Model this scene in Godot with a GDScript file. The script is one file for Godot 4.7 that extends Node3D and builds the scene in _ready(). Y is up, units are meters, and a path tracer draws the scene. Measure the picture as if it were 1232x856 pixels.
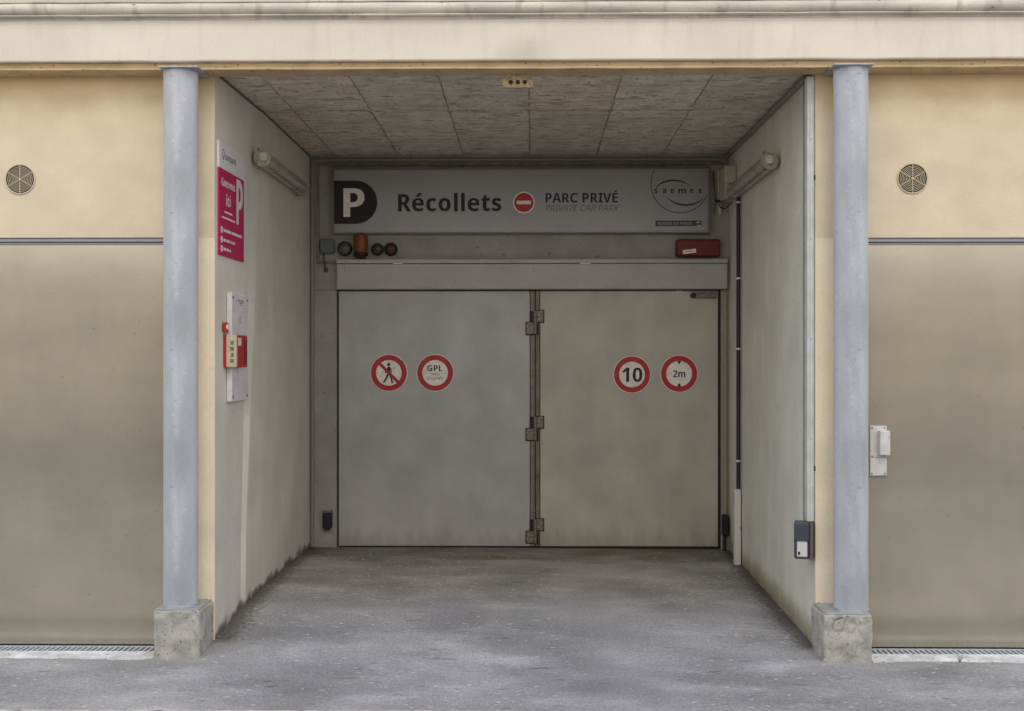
extends Node3D

var font_bold: SystemFont
var font_plain: SystemFont
var M := {}
var used := {}
var plan_uv := false

# ---------------------------------------------------------------- naming and tagging
func numbered(called: String) -> String:
	if not used.has(called):
		used[called] = 0
		return called
	used[called] += 1
	return "%s_%03d" % [called, used[called]]

func tag(o: Node, label: String, category: String, group := "") -> void:
	o.set_meta("label", label)
	o.set_meta("category", category)
	if group != "":
		o.set_meta("group", group)

func thing(called: String, label: String, category: String, at := Vector3.ZERO, group := "") -> Node3D:
	var o := Node3D.new()
	o.name = numbered(called)
	add_child(o, true)
	o.position = at
	tag(o, label, category, group)
	return o

func obj(called: String, st: SurfaceTool, m: Material, parent: Node = self, xf := Transform3D.IDENTITY) -> MeshInstance3D:
	var o := MeshInstance3D.new()
	o.mesh = st.commit()
	o.material_override = m
	o.transform = xf
	if parent == self:
		o.name = numbered(called)
	else:
		o.name = called
		var k := 0
		while parent.has_node(NodePath(String(o.name))):
			k += 1
			o.name = "%s_%03d" % [called, k]
	parent.add_child(o, true)
	return o

# a part whose shape was laid out in world places, under a thing that stands elsewhere
func part(called: String, st: SurfaceTool, m: Material, parent: Node3D) -> MeshInstance3D:
	var at := Vector3.ZERO
	var p: Node = parent
	while p != self:
		at += (p as Node3D).position
		p = p.get_parent()
	return obj(called, st, m, parent, Transform3D(Basis.IDENTITY, -at))

func struct(called: String, st: SurfaceTool, m: Material) -> MeshInstance3D:
	var o := obj(called, st, m)
	o.set_meta("kind", "structure")
	return o

# ---------------------------------------------------------------- shapes
func mb() -> SurfaceTool:
	var st := SurfaceTool.new()
	st.begin(Mesh.PRIMITIVE_TRIANGLES)
	return st

func tri(st: SurfaceTool, a: Vector3, b: Vector3, c: Vector3, na: Vector3, nb: Vector3, nc: Vector3, ua := Vector2.ZERO, ub := Vector2.ZERO, uc := Vector2.ZERO) -> void:
	var g := (b - a).cross(c - a)
	if g.dot(na + nb + nc) > 0.0:
		var t := b; b = c; c = t
		var tn := nb; nb = nc; nc = tn
		var tu := ub; ub = uc; uc = tu
	for k in 3:
		var p: Vector3 = [a, b, c][k]
		st.set_normal([na, nb, nc][k])
		st.set_uv([ua, ub, uc][k])
		if plan_uv:
			st.set_uv2(Vector2(p.x, p.z) / 0.9)
		st.add_vertex(p)

func quad(st: SurfaceTool, a: Vector3, b: Vector3, c: Vector3, d: Vector3, n: Vector3) -> void:
	tri(st, a, b, c, n, n, n)
	tri(st, a, c, d, n, n, n)

# box from corner lo to corner hi, its edges chamfered by e
func bx(st: SurfaceTool, lo: Vector3, hi: Vector3, e := 0.003) -> void:
	var c := (lo + hi) * 0.5
	var h := (hi - lo) * 0.5
	e = minf(e, minf(h.x, minf(h.y, h.z)) * 0.49)
	for ax in 3:
		var u := (ax + 1) % 3
		var v := (ax + 2) % 3
		for s in [-1.0, 1.0]:
			var n := Vector3.ZERO
			n[ax] = s
			var q := []
			for k in [[-1, -1], [1, -1], [1, 1], [-1, 1]]:
				var p := Vector3.ZERO
				p[ax] = s * h[ax]
				p[u] = k[0] * (h[u] - e)
				p[v] = k[1] * (h[v] - e)
				q.append(c + p)
			quad(st, q[0], q[1], q[2], q[3], n)
			# the bevel between face ax and face u
			for t in [-1.0, 1.0]:
				var p1 := Vector3.ZERO; var p2 := Vector3.ZERO
				p1[ax] = s * h[ax]; p1[u] = t * (h[u] - e)
				p2[ax] = s * (h[ax] - e); p2[u] = t * h[u]
				var w := Vector3.ZERO
				w[v] = h[v] - e
				var m := Vector3.ZERO
				m[ax] = s; m[u] = t
				quad(st, c + p1 - w, c + p1 + w, c + p2 + w, c + p2 - w, m.normalized())
	for sx in [-1.0, 1.0]:
		for sy in [-1.0, 1.0]:
			for sz in [-1.0, 1.0]:
				var s := Vector3(sx, sy, sz)
				var n := s.normalized()
				tri(st, c + s * Vector3(h.x, h.y - e, h.z - e), c + s * Vector3(h.x - e, h.y, h.z - e), c + s * Vector3(h.x - e, h.y - e, h.z), n, n, n)

func box(lo: Vector3, hi: Vector3, e := 0.003) -> SurfaceTool:
	var st := mb()
	bx(st, lo, hi, e)
	return st

func tube(st: SurfaceTool, pts: Array, r: float, n := 10, caps := true) -> void:
	var rings := []
	var side := Vector3.ZERO
	for i in pts.size():
		var d: Vector3 = (pts[mini(i + 1, pts.size() - 1)] - pts[maxi(i - 1, 0)]).normalized()
		if side == Vector3.ZERO:
			side = d.cross(Vector3.UP if absf(d.y) < 0.9 else Vector3.RIGHT).normalized()
		side = (side - d * side.dot(d)).normalized()
		var up := d.cross(side)
		var ring := []
		for k in n:
			var a := TAU * k / n
			ring.append(side * cos(a) + up * sin(a))
		rings.append(ring)
	for i in pts.size() - 1:
		for k in n:
			var j := (k + 1) % n
			var a: Vector3 = rings[i][k]; var b: Vector3 = rings[i][j]
			var c: Vector3 = rings[i + 1][j]; var d: Vector3 = rings[i + 1][k]
			tri(st, pts[i] + a * r, pts[i] + b * r, pts[i + 1] + c * r, a, b, c)
			tri(st, pts[i] + a * r, pts[i + 1] + c * r, pts[i + 1] + d * r, a, c, d)
	if caps:
		for e in [0, pts.size() - 1]:
			var out: Vector3 = (pts[0] - pts[1] if e == 0 else pts[-1] - pts[-2]).normalized()
			for k in n:
				tri(st, pts[e], pts[e] + rings[e][k] * r, pts[e] + rings[e][(k + 1) % n] * r, out, out, out)

# profile of (radius, height) turned round the y axis, shaded smooth round and along where bends are small
func lathe(st: SurfaceTool, prof: Array, n := 32, xf := Transform3D.IDENTITY) -> void:
	for i in prof.size() - 1:
		var p: Vector2 = prof[i]; var q: Vector2 = prof[i + 1]
		var nn := Vector2(q.y - p.y, p.x - q.x).normalized()
		for k in n:
			var a := TAU * k / n; var b := TAU * (k + 1) / n
			var va := Vector3(cos(a), 0, sin(a)); var vb := Vector3(cos(b), 0, sin(b))
			var na := xf.basis * (va * nn.x + Vector3(0, nn.y, 0)); var nb := xf.basis * (vb * nn.x + Vector3(0, nn.y, 0))
			var P0 := xf * (va * p.x + Vector3(0, p.y, 0)); var P1 := xf * (vb * p.x + Vector3(0, p.y, 0))
			var P2 := xf * (vb * q.x + Vector3(0, q.y, 0)); var P3 := xf * (va * q.x + Vector3(0, q.y, 0))
			if p.x > 1e-6:
				tri(st, P0, P1, P2, na, nb, nb)
			if q.x > 1e-6:
				tri(st, P0, P2, P3, na, nb, na)

func torus(st: SurfaceTool, c: Vector3, R: float, r: float, n := 40, m := 6, a0 := 0.0, a1 := TAU) -> void:
	for i in n:
		for j in m:
			var v := []
			for k in [[0, 0], [1, 0], [1, 1], [0, 1]]:
				var a: float = a0 + (a1 - a0) * (i + k[0]) / n
				var b: float = TAU * (j + k[1]) / m
				var o := Vector3(cos(a), sin(a), 0)
				var nn := o * cos(b) + Vector3(0, 0, sin(b))
				v.append([c + o * R + nn * r, nn])
			tri(st, v[0][0], v[1][0], v[2][0], v[0][1], v[1][1], v[2][1])
			tri(st, v[0][0], v[2][0], v[3][0], v[0][1], v[2][1], v[3][1])

# outline in the xy plane, from depth z0 to z1, facing +z
func prism(st: SurfaceTool, pts: PackedVector2Array, z0: float, z1: float) -> void:
	var idx := Geometry2D.triangulate_polygon(pts)
	for i in range(0, idx.size(), 3):
		for zz in [[z1, 1.0], [z0, -1.0]]:
			var n := Vector3(0, 0, zz[1])
			var a := pts[idx[i]]; var b := pts[idx[i + 1]]; var c := pts[idx[i + 2]]
			tri(st, Vector3(a.x, a.y, zz[0]), Vector3(b.x, b.y, zz[0]), Vector3(c.x, c.y, zz[0]), n, n, n)
	var turn := -1.0 if Geometry2D.is_polygon_clockwise(pts) else 1.0
	for i in pts.size():
		var a := pts[i]; var b := pts[(i + 1) % pts.size()]
		var n := Vector3(b.y - a.y, a.x - b.x, 0).normalized() * turn
		quad(st, Vector3(a.x, a.y, z0), Vector3(b.x, b.y, z0), Vector3(b.x, b.y, z1), Vector3(a.x, a.y, z1), n)

func arc_pts(c: Vector2, r: float, a0: float, a1: float, n: int) -> PackedVector2Array:
	var p := PackedVector2Array()
	for i in n + 1:
		p.append(c + Vector2.from_angle(lerpf(a0, a1, float(i) / n)) * r)
	return p

func disc(st: SurfaceTool, c: Vector2, r: float, z0: float, z1: float, n := 48) -> void:
	var p := arc_pts(c, r, 0, TAU, n)
	p.remove_at(n)
	prism(st, p, z0, z1)

func annulus(st: SurfaceTool, c: Vector2, r0: float, r1: float, z0: float, z1: float, n := 56) -> void:
	for i in n:
		var a := Vector2.from_angle(TAU * i / n); var b := Vector2.from_angle(TAU * (i + 1) / n)
		var q := func(d: Vector2, r: float, z: float) -> Vector3: return Vector3(c.x + d.x * r, c.y + d.y * r, z)
		quad(st, q.call(a, r0, z1), q.call(a, r1, z1), q.call(b, r1, z1), q.call(b, r0, z1), Vector3(0, 0, 1))
		quad(st, q.call(a, r1, z0), q.call(b, r1, z0), q.call(b, r1, z1), q.call(a, r1, z1), Vector3(a.x + b.x, a.y + b.y, 0).normalized())
		quad(st, q.call(a, r0, z0), q.call(b, r0, z0), q.call(b, r0, z1), q.call(a, r0, z1), -Vector3(a.x + b.x, a.y + b.y, 0).normalized())

# a curved stroke, thickest in its middle
func crescent(st: SurfaceTool, c: Vector2, r: float, squash: float, a0: float, a1: float, wide: float, z0: float, z1: float) -> void:
	var p := PackedVector2Array()
	var n := 18
	for i in n + 1:
		var t := float(i) / n
		var w := wide * (0.12 + sin(PI * t))
		p.append(c + Vector2.from_angle(lerpf(a0, a1, t)) * Vector2(1, squash) * (r + w * 0.5))
	for i in n + 1:
		var t := 1.0 - float(i) / n
		var w := wide * (0.12 + sin(PI * t))
		p.append(c + Vector2.from_angle(lerpf(a0, a1, t)) * Vector2(1, squash) * (r - w * 0.5))
	prism(st, p, z0, z1)

# lettering centred at c, fitted to a width and a height, in the xy plane facing +z; lean slants it
func letters(st: SurfaceTool, s: String, c: Vector2, w: float, h: float, z: float, bold := true, lean := 0.0) -> void:
	var t := TextMesh.new()
	t.font = font_bold if bold else font_plain
	t.font_size = 48
	t.pixel_size = 0.01
	t.depth = 0.01
	t.curve_step = 1.5
	t.text = s
	var b := t.get_aabb()
	var sx := w / b.size.x
	var sy := h / b.size.y
	var mid := b.get_center()
	var basis := Basis(Vector3(sx, 0, 0), Vector3(lean * sy, sy, 0), Vector3(0, 0, 0.06))
	var loose := SurfaceTool.new()
	loose.append_from(t, 0, Transform3D(basis, Vector3(c.x, c.y, z) - basis * Vector3(mid.x, mid.y, 0)))
	loose.deindex()
	st.append_from(loose.commit(), 0, Transform3D.IDENTITY)

# a line of print too small to read: uneven strokes with gaps, from a point to the right
func print_line(st: SurfaceTool, from: Vector2, wide: float, high: float, z: float, sd: int) -> void:
	var rng := RandomNumberGenerator.new()
	rng.seed = sd
	var x := 0.0
	while x < wide:
		var l := minf(rng.randf_range(0.25, 0.8) * high, wide - x)
		var h := high * rng.randf_range(0.32, 0.5)
		bx(st, Vector3(from.x + x, from.y - high * 0.32, z - 0.001), Vector3(from.x + x + maxf(l, 0.002), from.y + h, z + 0.0006), 0.0001)
		x += l + high * (0.7 if rng.randf() < 0.16 else 0.2)

# a block of rough cast concrete: rounded corners, uneven faces
func rough_block(lo: Vector3, hi: Vector3, round_r: float, bump: float, sd: int, cells := 14, crack := PackedVector2Array()) -> SurfaceTool:
	var st := mb()
	var nz := FastNoiseLite.new()
	nz.seed = sd
	nz.frequency = 9.0
	nz.fractal_octaves = 4
	var c := (lo + hi) * 0.5
	var h := (hi - lo) * 0.5
	var place := func(p: Vector3) -> Vector3:
		var inner := p.clamp(-h + Vector3.ONE * round_r, h - Vector3.ONE * round_r)
		var d := p - inner
		var rr := round_r * (1.0 + 0.7 * nz.get_noise_3dv(p * 2.0 + Vector3(7, 1, 3)))
		var q := inner + d.normalized() * minf(rr, round_r * 1.2) if d.length() > 1e-6 else p
		var w := c + q + q.normalized() * nz.get_noise_3dv(p + c) * bump
		if crack.size() and p.z > h.z * 0.99:
			var best := 1.0
			for k in crack.size() - 1:
				var near := Geometry2D.get_closest_point_to_segment(Vector2(w.x, w.y), crack[k], crack[k + 1])
				best = minf(best, near.distance_to(Vector2(w.x, w.y)))
			w.z -= 0.014 * exp(-pow(best / 0.0048, 2.0))
		return w
	for ax in 3:
		var u := (ax + 1) % 3
		var v := (ax + 2) % 3
		for s in [-1.0, 1.0]:
			var g := []
			for i in cells + 1:
				var row := []
				for j in cells + 1:
					var p := Vector3.ZERO
					p[ax] = s * h[ax]
					p[u] = h[u] * sin((2.0 * i / cells - 1.0) * PI * 0.5)
					p[v] = h[v] * sin((2.0 * j / cells - 1.0) * PI * 0.5)
					row.append(place.call(p))
				g.append(row)
			var out := Vector3.ZERO
			out[ax] = s
			var nrm := func(i: int, j: int) -> Vector3:
				var a: Vector3 = g[mini(i + 1, cells)][j] - g[maxi(i - 1, 0)][j]
				var b: Vector3 = g[i][mini(j + 1, cells)] - g[i][maxi(j - 1, 0)]
				var n := a.cross(b).normalized()
				return n if n.dot(out) > 0 else -n
			for i in cells:
				for j in cells:
					tri(st, g[i][j], g[i + 1][j], g[i + 1][j + 1], nrm.call(i, j), nrm.call(i + 1, j), nrm.call(i + 1, j + 1))
					tri(st, g[i][j], g[i + 1][j + 1], g[i][j + 1], nrm.call(i, j), nrm.call(i + 1, j + 1), nrm.call(i, j + 1))
	return st

# a profile of (z, y) swept along x with a little unevenness; uv u along x, v along the profile
func sweep(prof: Array, x0: float, x1: float, n: int, wob: float, sd: int) -> SurfaceTool:
	var st := mb()
	var nz := FastNoiseLite.new()
	nz.seed = sd
	nz.frequency = 0.9
	nz.fractal_octaves = 4
	var length := 0.0
	var at := [0.0]
	for i in prof.size() - 1:
		length += (prof[i + 1] - prof[i]).length()
		at.append(length)
	var pos := func(i: int, k: int) -> Vector3:
		var x := lerpf(x0, x1, float(k) / n)
		return Vector3(x, prof[i].y + wob * nz.get_noise_2d(x * 3.0, prof[i].y * 20.0), prof[i].x + wob * nz.get_noise_2d(x * 3.0 + 50.0, prof[i].y * 20.0))
	for i in prof.size() - 1:
		var d: Vector2 = (prof[i + 1] - prof[i]).normalized()
		var nn := Vector3(0, -d.x, d.y)
		if i < prof.size() - 1:
			for k in n:
				var ua := Vector2(float(k) / n, at[i] / length); var ub := Vector2(float(k + 1) / n, ua.y)
				var uc := Vector2(ub.x, at[i + 1] / length); var ud := Vector2(ua.x, uc.y)
				tri(st, pos.call(i, k), pos.call(i, k + 1), pos.call(i + 1, k + 1), nn, nn, nn, ua, ub, uc)
				tri(st, pos.call(i, k), pos.call(i + 1, k + 1), pos.call(i + 1, k), nn, nn, nn, ua, uc, ud)
	return st

# ---------------------------------------------------------------- textures
func grain(w: int, h: int, freq: float, sd: int, oct := 4, sx := 1, sy := 1, kind := FastNoiseLite.TYPE_SIMPLEX_SMOOTH) -> PackedByteArray:
	var n := FastNoiseLite.new()
	n.noise_type = kind
	n.seed = sd
	n.frequency = freq
	n.fractal_octaves = oct
	var im := n.get_seamless_image(w / sx, h / sy)
	if sx > 1 or sy > 1:
		im.resize(w, h, Image.INTERPOLATE_CUBIC)
	im.convert(Image.FORMAT_L8)
	return im.get_data()

func tex_from(w: int, h: int, f: Callable) -> ImageTexture:
	var d := PackedByteArray()
	d.resize(w * h * 3)
	var k := 0
	for y in h:
		for x in w:
			var c: Color = f.call(x, y)
			d[k] = clampi(int(c.r * 255.0), 0, 255)
			d[k + 1] = clampi(int(c.g * 255.0), 0, 255)
			d[k + 2] = clampi(int(c.b * 255.0), 0, 255)
			k += 3
	return ImageTexture.create_from_image(Image.create_from_data(w, h, false, Image.FORMAT_RGB8, d))

# seamless mottled surface: base colour, broad and fine variation, dark and pale specks
func mottled(size: int, base: Color, broad: float, fine: float, sd: int, tint := Color(1, 1, 1), dark := 0.0, pale := 0.0, sx := 1, sy := 1) -> ImageTexture:
	var a := grain(size, size, 4.0 / size, sd, 5, sx, sy)
	var b := grain(size, size, 0.12, sd + 1, 2)
	var c := grain(size, size, 0.035, sd + 2, 3)
	var warm := grain(size, size, 3.0 / size, sd + 3, 3)
	return tex_from(size, size, func(x: int, y: int) -> Color:
		var i := y * size + x
		var v := 1.0 + (a[i] / 255.0 - 0.5) * broad + (b[i] / 255.0 - 0.5) * fine
		var k := c[i] / 255.0
		if k < 0.22:
			v *= 1.0 - dark * clampf((0.22 - k) * 12.0, 0.0, 1.0)
		elif k > 0.80:
			v *= 1.0 + pale * clampf((k - 0.80) * 12.0, 0.0, 1.0)
		return (base * v).lerp(base * tint * v, warm[i] / 255.0))

func bumps(size: int, freq: float, sd: int, strength: float, oct := 4, sx := 1, sy := 1) -> ImageTexture:
	var im := Image.create_from_data(size, size, false, Image.FORMAT_L8, grain(size, size, freq, sd, oct, sx, sy))
	im.bump_map_to_normal_map(strength)
	return ImageTexture.create_from_image(im)

func mat(c: Color, rough := 0.7, metal := 0.0) -> StandardMaterial3D:
	var m := StandardMaterial3D.new()
	m.albedo_color = c
	m.roughness = rough
	m.metallic = metal
	return m

func tri_mat(t: Texture2D, metres: float, rough := 0.8, nt: Texture2D = null, ns := 1.0, metal := 0.0) -> StandardMaterial3D:
	var m := mat(Color.WHITE, rough, metal)
	m.albedo_texture = t
	m.uv1_triplanar = true
	m.uv1_world_triplanar = true
	m.uv1_scale = Vector3.ONE / metres
	if nt:
		m.normal_enabled = true
		m.normal_texture = nt
		m.normal_scale = ns
	return m

func uv_mat(t: Texture2D, rough := 0.8) -> StandardMaterial3D:
	var m := mat(Color.WHITE, rough)
	m.albedo_texture = t
	return m

func make_materials() -> void:
	# paving: worn grey asphalt, unique over x -5..5, z -10.2..-5.7
	var W := 2048
	var H := 920
	var big := grain(W, H, 0.0045, 11, 4)
	var mid := grain(W, H, 0.012, 12, 4, 2, 1)
	var fine := grain(W, H, 0.25, 13, 2)
	var grit := grain(W, H, 0.11, 14, 2)
	var dash := grain(W, H, 0.07, 15, 3, 4, 1)
	var scuff := grain(W, H, 0.011, 16, 5, 2, 1)
	var spot := grain(W, H, 0.13, 17, 1, 2, 1)
	M.paving = uv_mat(tex_from(W, H, func(x: int, y: int) -> Color:
		var i := y * W + x
		var wx := -5.0 + 10.0 * x / W
		var wz := -10.2 + 4.5 * y / H
		var v := 0.635 + (big[i] / 255.0 - 0.5) * 0.20 + (mid[i] / 255.0 - 0.5) * 0.06 + (fine[i] / 255.0 - 0.5) * 0.09 + (grit[i] / 255.0 - 0.5) * 0.07
		var s := scuff[i] / 255.0
		v += clampf((s - 0.55) * 2.4, 0.0, 1.0) * 0.105
		var d := dash[i] / 255.0
		v -= clampf((0.23 - d) * 9.0, 0.0, 1.0) * 0.13
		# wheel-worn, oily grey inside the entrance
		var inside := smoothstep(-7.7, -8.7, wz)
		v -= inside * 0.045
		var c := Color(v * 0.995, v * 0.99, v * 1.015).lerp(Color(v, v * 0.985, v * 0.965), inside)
		# moss and silt along the foot of the gate
		var silt := smoothstep(-9.35, -9.75, wz + (mid[i] / 255.0 - 0.5) * 0.6) * clampf(big[i] / 255.0 * 2.0 - 0.35, 0.0, 1.0)
		c = c.lerp(Color(0.40, 0.37, 0.27), silt * 0.75)
		# grime at the feet of the side walls
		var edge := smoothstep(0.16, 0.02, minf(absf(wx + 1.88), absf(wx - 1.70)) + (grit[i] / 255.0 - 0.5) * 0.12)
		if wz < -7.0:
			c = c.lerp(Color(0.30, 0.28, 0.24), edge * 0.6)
		# pale mortar smear before the drains and beside the plinths
		var pale := smoothstep(-6.60, -6.78, wz + (mid[i] / 255.0 - 0.5) * 0.35) * smoothstep(-7.1, -7.0, wz) * smoothstep(1.45, 1.75, absf(wx)) * 0.6
		c = c.lerp(Color(0.66, 0.65, 0.64), pale)
		# scraps of lime and chewing gum
		var p := spot[i] / 255.0
		if p > 0.885:
			c = c.lerp(Color(0.86, 0.85, 0.83), clampf((p - 0.885) * 24.0, 0.0, 0.9))
		return c), 0.86)
	var dg := grain(512, 512, 0.16, 19, 2)
	var dh := grain(512, 512, 0.07, 20, 3)
	M.paving.detail_enabled = true
	M.paving.detail_blend_mode = BaseMaterial3D.BLEND_MODE_MUL
	M.paving.detail_uv_layer = BaseMaterial3D.DETAIL_UV_2
	M.paving.detail_albedo = tex_from(512, 512, func(x: int, y: int) -> Color:
		var i := y * 512 + x
		var v := 0.93 + (dh[i] / 255.0 - 0.5) * 0.16
		var g := dg[i] / 255.0
		v -= clampf((0.33 - g) * 4.0, 0.0, 1.0) * 0.30
		v += clampf((g - 0.68) * 4.0, 0.0, 1.0) * 0.07
		return Color(v, v, v))
	M.paving.normal_enabled = true
	M.paving.normal_texture = bumps(1024, 0.2, 18, 2.0, 3)
	M.paving.normal_scale = 0.5
	M.road = tri_mat(mottled(512, Color(0.52, 0.52, 0.525), 0.2, 0.3, 21, Color(1, 1, 1), 0.2, 0.2), 1.6, 0.9)
	M.kerb = tri_mat(mottled(256, Color(0.72, 0.71, 0.70), 0.25, 0.2, 24, Color(1, 0.98, 0.94), 0.3, 0.1), 0.7, 0.85)
	M.edging = tri_mat(mottled(512, Color(0.86, 0.86, 0.855), 0.3, 0.14, 27, Color(0.97, 0.98, 1.0), 0.35, 0.15), 0.9, 0.85)
	var st_n := bumps(512, 0.09, 31, 1.5, 4)
	M.stucco = tri_mat(mottled(1024, Color(0.87, 0.80, 0.69), 0.08, 0.035, 30, Color(1.0, 0.985, 0.95), 0.05, 0.02), 2.6, 0.88, st_n, 0.25)
	# the cream panels blend to a darker ochre towards the head
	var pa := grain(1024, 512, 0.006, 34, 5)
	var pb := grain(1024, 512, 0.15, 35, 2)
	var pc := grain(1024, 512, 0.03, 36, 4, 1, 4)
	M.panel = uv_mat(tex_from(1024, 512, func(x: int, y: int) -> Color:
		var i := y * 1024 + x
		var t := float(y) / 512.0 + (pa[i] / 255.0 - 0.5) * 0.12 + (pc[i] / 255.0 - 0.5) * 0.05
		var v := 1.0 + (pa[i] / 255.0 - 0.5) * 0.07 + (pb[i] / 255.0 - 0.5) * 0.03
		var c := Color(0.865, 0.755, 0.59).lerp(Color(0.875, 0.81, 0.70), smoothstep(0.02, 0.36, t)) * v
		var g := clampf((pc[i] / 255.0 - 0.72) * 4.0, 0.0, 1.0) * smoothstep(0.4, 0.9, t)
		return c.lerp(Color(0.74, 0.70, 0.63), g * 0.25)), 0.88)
	M.panel.normal_enabled = true
	M.panel.normal_texture = st_n
	M.panel.normal_scale = 0.25
	M.panel.uv1_scale = Vector3(1, 1, 1)
	M.lintel = tri_mat(mottled(512, Color(0.80, 0.70, 0.545), 0.16, 0.05, 37, Color(0.94, 0.93, 0.92), 0.35, 0.05), 1.1, 0.88, st_n, 0.25)
	M.pier = tri_mat(mottled(512, Color(0.95, 0.89, 0.785), 0.08, 0.03, 33, Color(1.0, 0.985, 0.96), 0.02, 0.02), 1.9, 0.85, st_n, 0.2)
	# fascia: pale painted concrete with drip stains, hairlines and chipped lower edge, unique over x -9..9
	var fw := 2048
	var fh := 96
	var f1 := grain(fw, fh, 0.01, 41, 4, 2, 1)
	var f2 := grain(fw, fh, 0.03, 42, 3, 1, 4)
	var f3 := grain(fw, fh, 0.06, 43, 3)
	var f4 := grain(fw, fh, 0.2, 44, 2)
	M.fascia = uv_mat(tex_from(fw, fh, func(x: int, y: int) -> Color:
		var i := y * fw + x
		var t := float(y) / fh
		var v := 1.0 + (f1[i] / 255.0 - 0.5) * 0.06 + (f4[i] / 255.0 - 0.5) * 0.03
		var drip := clampf((f2[i] / 255.0 - 0.62) * 3.0, 0.0, 1.0) * (1.0 - t * 0.5)
		v -= drip * 0.045
		var c := Color(0.885, 0.848, 0.785) * v
		var chip := clampf((0.2 - f3[i] / 255.0) * 9.0, 0.0, 1.0) * smoothstep(0.55, 0.78, t)
		c = c.lerp(Color(0.42, 0.36, 0.30), chip * 0.8)
		var wx := -4.0 + 8.0 * x / fw
		var blot := smoothstep(0.22, 0.03, Vector2(wx + 0.07, (t - 0.70) * 0.35).length() + (f1[i] / 255.0 - 0.5) * 0.12)
		c = c.lerp(Color(0.74, 0.72, 0.64), blot * 0.55)
		return c), 0.82)
	M.roll = uv_mat(tex_from(fw, fh, func(x: int, y: int) -> Color:
		var i := ((y + 31) % fh) * fw + (x + 611) % fw
		var v := 1.0 + (f1[i] / 255.0 - 0.5) * 0.22 + (f4[i] / 255.0 - 0.5) * 0.05
		var c := Color(0.80, 0.77, 0.71) * v
		var chip := clampf((0.16 - f3[i] / 255.0) * 10.0, 0.0, 1.0)
		c = c.lerp(Color(0.33, 0.27, 0.21), chip * 0.85)
		var streak := clampf((f2[i] / 255.0 - 0.66) * 4.0, 0.0, 1.0)
		return c.lerp(Color(0.60, 0.57, 0.52), streak * 0.5)), 0.8)
	# side walls of the entrance, unique: u along the depth, v up
	for side in [0, 1]:
		var w := 768
		var h := 896
		var a := grain(w, h, 0.006, 50 + side * 7, 5)
		var st := grain(w, h, 0.02, 51 + side * 7, 4, 1, 6)
		var fn := grain(w, h, 0.2, 52 + side * 7, 2)
		var ed := grain(w, h, 0.018, 53 + side * 7, 5)
		var sk := grain(w, h, 0.05, 54 + side * 7, 3)
		M["side_%d" % side] = uv_mat(tex_from(w, h, func(x: int, y: int) -> Color:
			var i := y * w + x
			var up := 3.5 * (1.0 - float(y) / h)
			var v := 1.0 + (a[i] / 255.0 - 0.5) * 0.10 + (st[i] / 255.0 - 0.5) * 0.035 + (fn[i] / 255.0 - 0.5) * 0.03
			var c := (Color(0.85, 0.835, 0.79) if side == 0 else Color(0.88, 0.875, 0.825)) * v
			var wz := -10.0 + 3.0 * x / w
			var e := up - 0.15 - along(FLOOR_L if side == 0 else FLOOR_R, wz) - (ed[i] / 255.0 - 0.25) * 0.085
			if side == 0:
				c = c.lerp(Color(0.36, 0.34, 0.29), smoothstep(0.045, -0.01, e) * 0.85)
			else:
				c = c.lerp(Color(0.60, 0.57, 0.47), smoothstep(0.16, 0.0, e) * 0.8)
				c = c.lerp(Color(0.40, 0.37, 0.32), smoothstep(0.0, -0.05, e) * 0.7)
			var k := clampf((0.17 - sk[i] / 255.0) * 10.0, 0.0, 1.0)
			return c.lerp(Color(0.5, 0.48, 0.43), k * 0.35)), 0.72)
	M.back = tri_mat(mottled(512, Color(0.63, 0.62, 0.60), 0.14, 0.05, 61, Color(1.0, 0.98, 0.95), 0.2, 0.05), 1.7, 0.75)
	# board-marked concrete of the ceiling: broken dark pits drawn out along x
	var cs := 1024
	var g1 := grain(cs, cs, 0.03, 65, 5, 3, 1)
	var g2 := grain(cs, cs, 0.006, 66, 5)
	var g3 := grain(cs, cs, 0.16, 67, 2, 2, 1)
	var g4 := grain(cs, cs, 0.04, 68, 5, 1, 1)
	var g5 := grain(cs, cs, 0.013, 69, 5, 2, 1)
	M.ceiling = tri_mat(tex_from(cs, cs, func(x: int, y: int) -> Color:
		var i := y * cs + x
		var b := g2[i] / 255.0
		var v := 0.87 + (b - 0.5) * 0.14 + (g3[i] / 255.0 - 0.5) * 0.12
		var k := clampf((0.36 - g1[i] / 255.0) * 5.0, 0.0, 1.0) * clampf(b * 2.2 - 0.4, 0.1, 1.0)
		var k2 := clampf((0.27 - g4[i] / 255.0) * 7.0, 0.0, 1.0)
		var c := Color(v, v * 0.955, v * 0.895)
		var stain := clampf((g5[i] / 255.0 - 0.56) * 3.0, 0.0, 1.0)
		c = c.lerp(Color(0.62, 0.54, 0.46), stain * 0.55)
		return c.lerp(Color(0.30, 0.25, 0.20), maxf(k * 0.5, k2 * 0.75))), 1.9, 0.92, bumps(512, 0.05, 68, 3.0, 3, 2, 1), 0.8)
	M.column = tri_mat(mottled(512, Color(0.705, 0.73, 0.77), 0.26, 0.06, 71, Color(1.02, 1.0, 0.96), 0.16, 0.11, 1, 4), 0.8, 0.48)
	M.steel_plate = tri_mat(mottled(256, Color(0.66, 0.67, 0.68), 0.2, 0.1, 73), 0.4, 0.5, null, 1.0, 0.3)
	M.concrete = tri_mat(mottled(512, Color(0.67, 0.665, 0.645), 0.30, 0.16, 75, Color(1.0, 0.985, 0.95), 0.35, 0.14), 0.55, 0.9, bumps(512, 0.05, 76, 3.0), 0.5)
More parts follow.
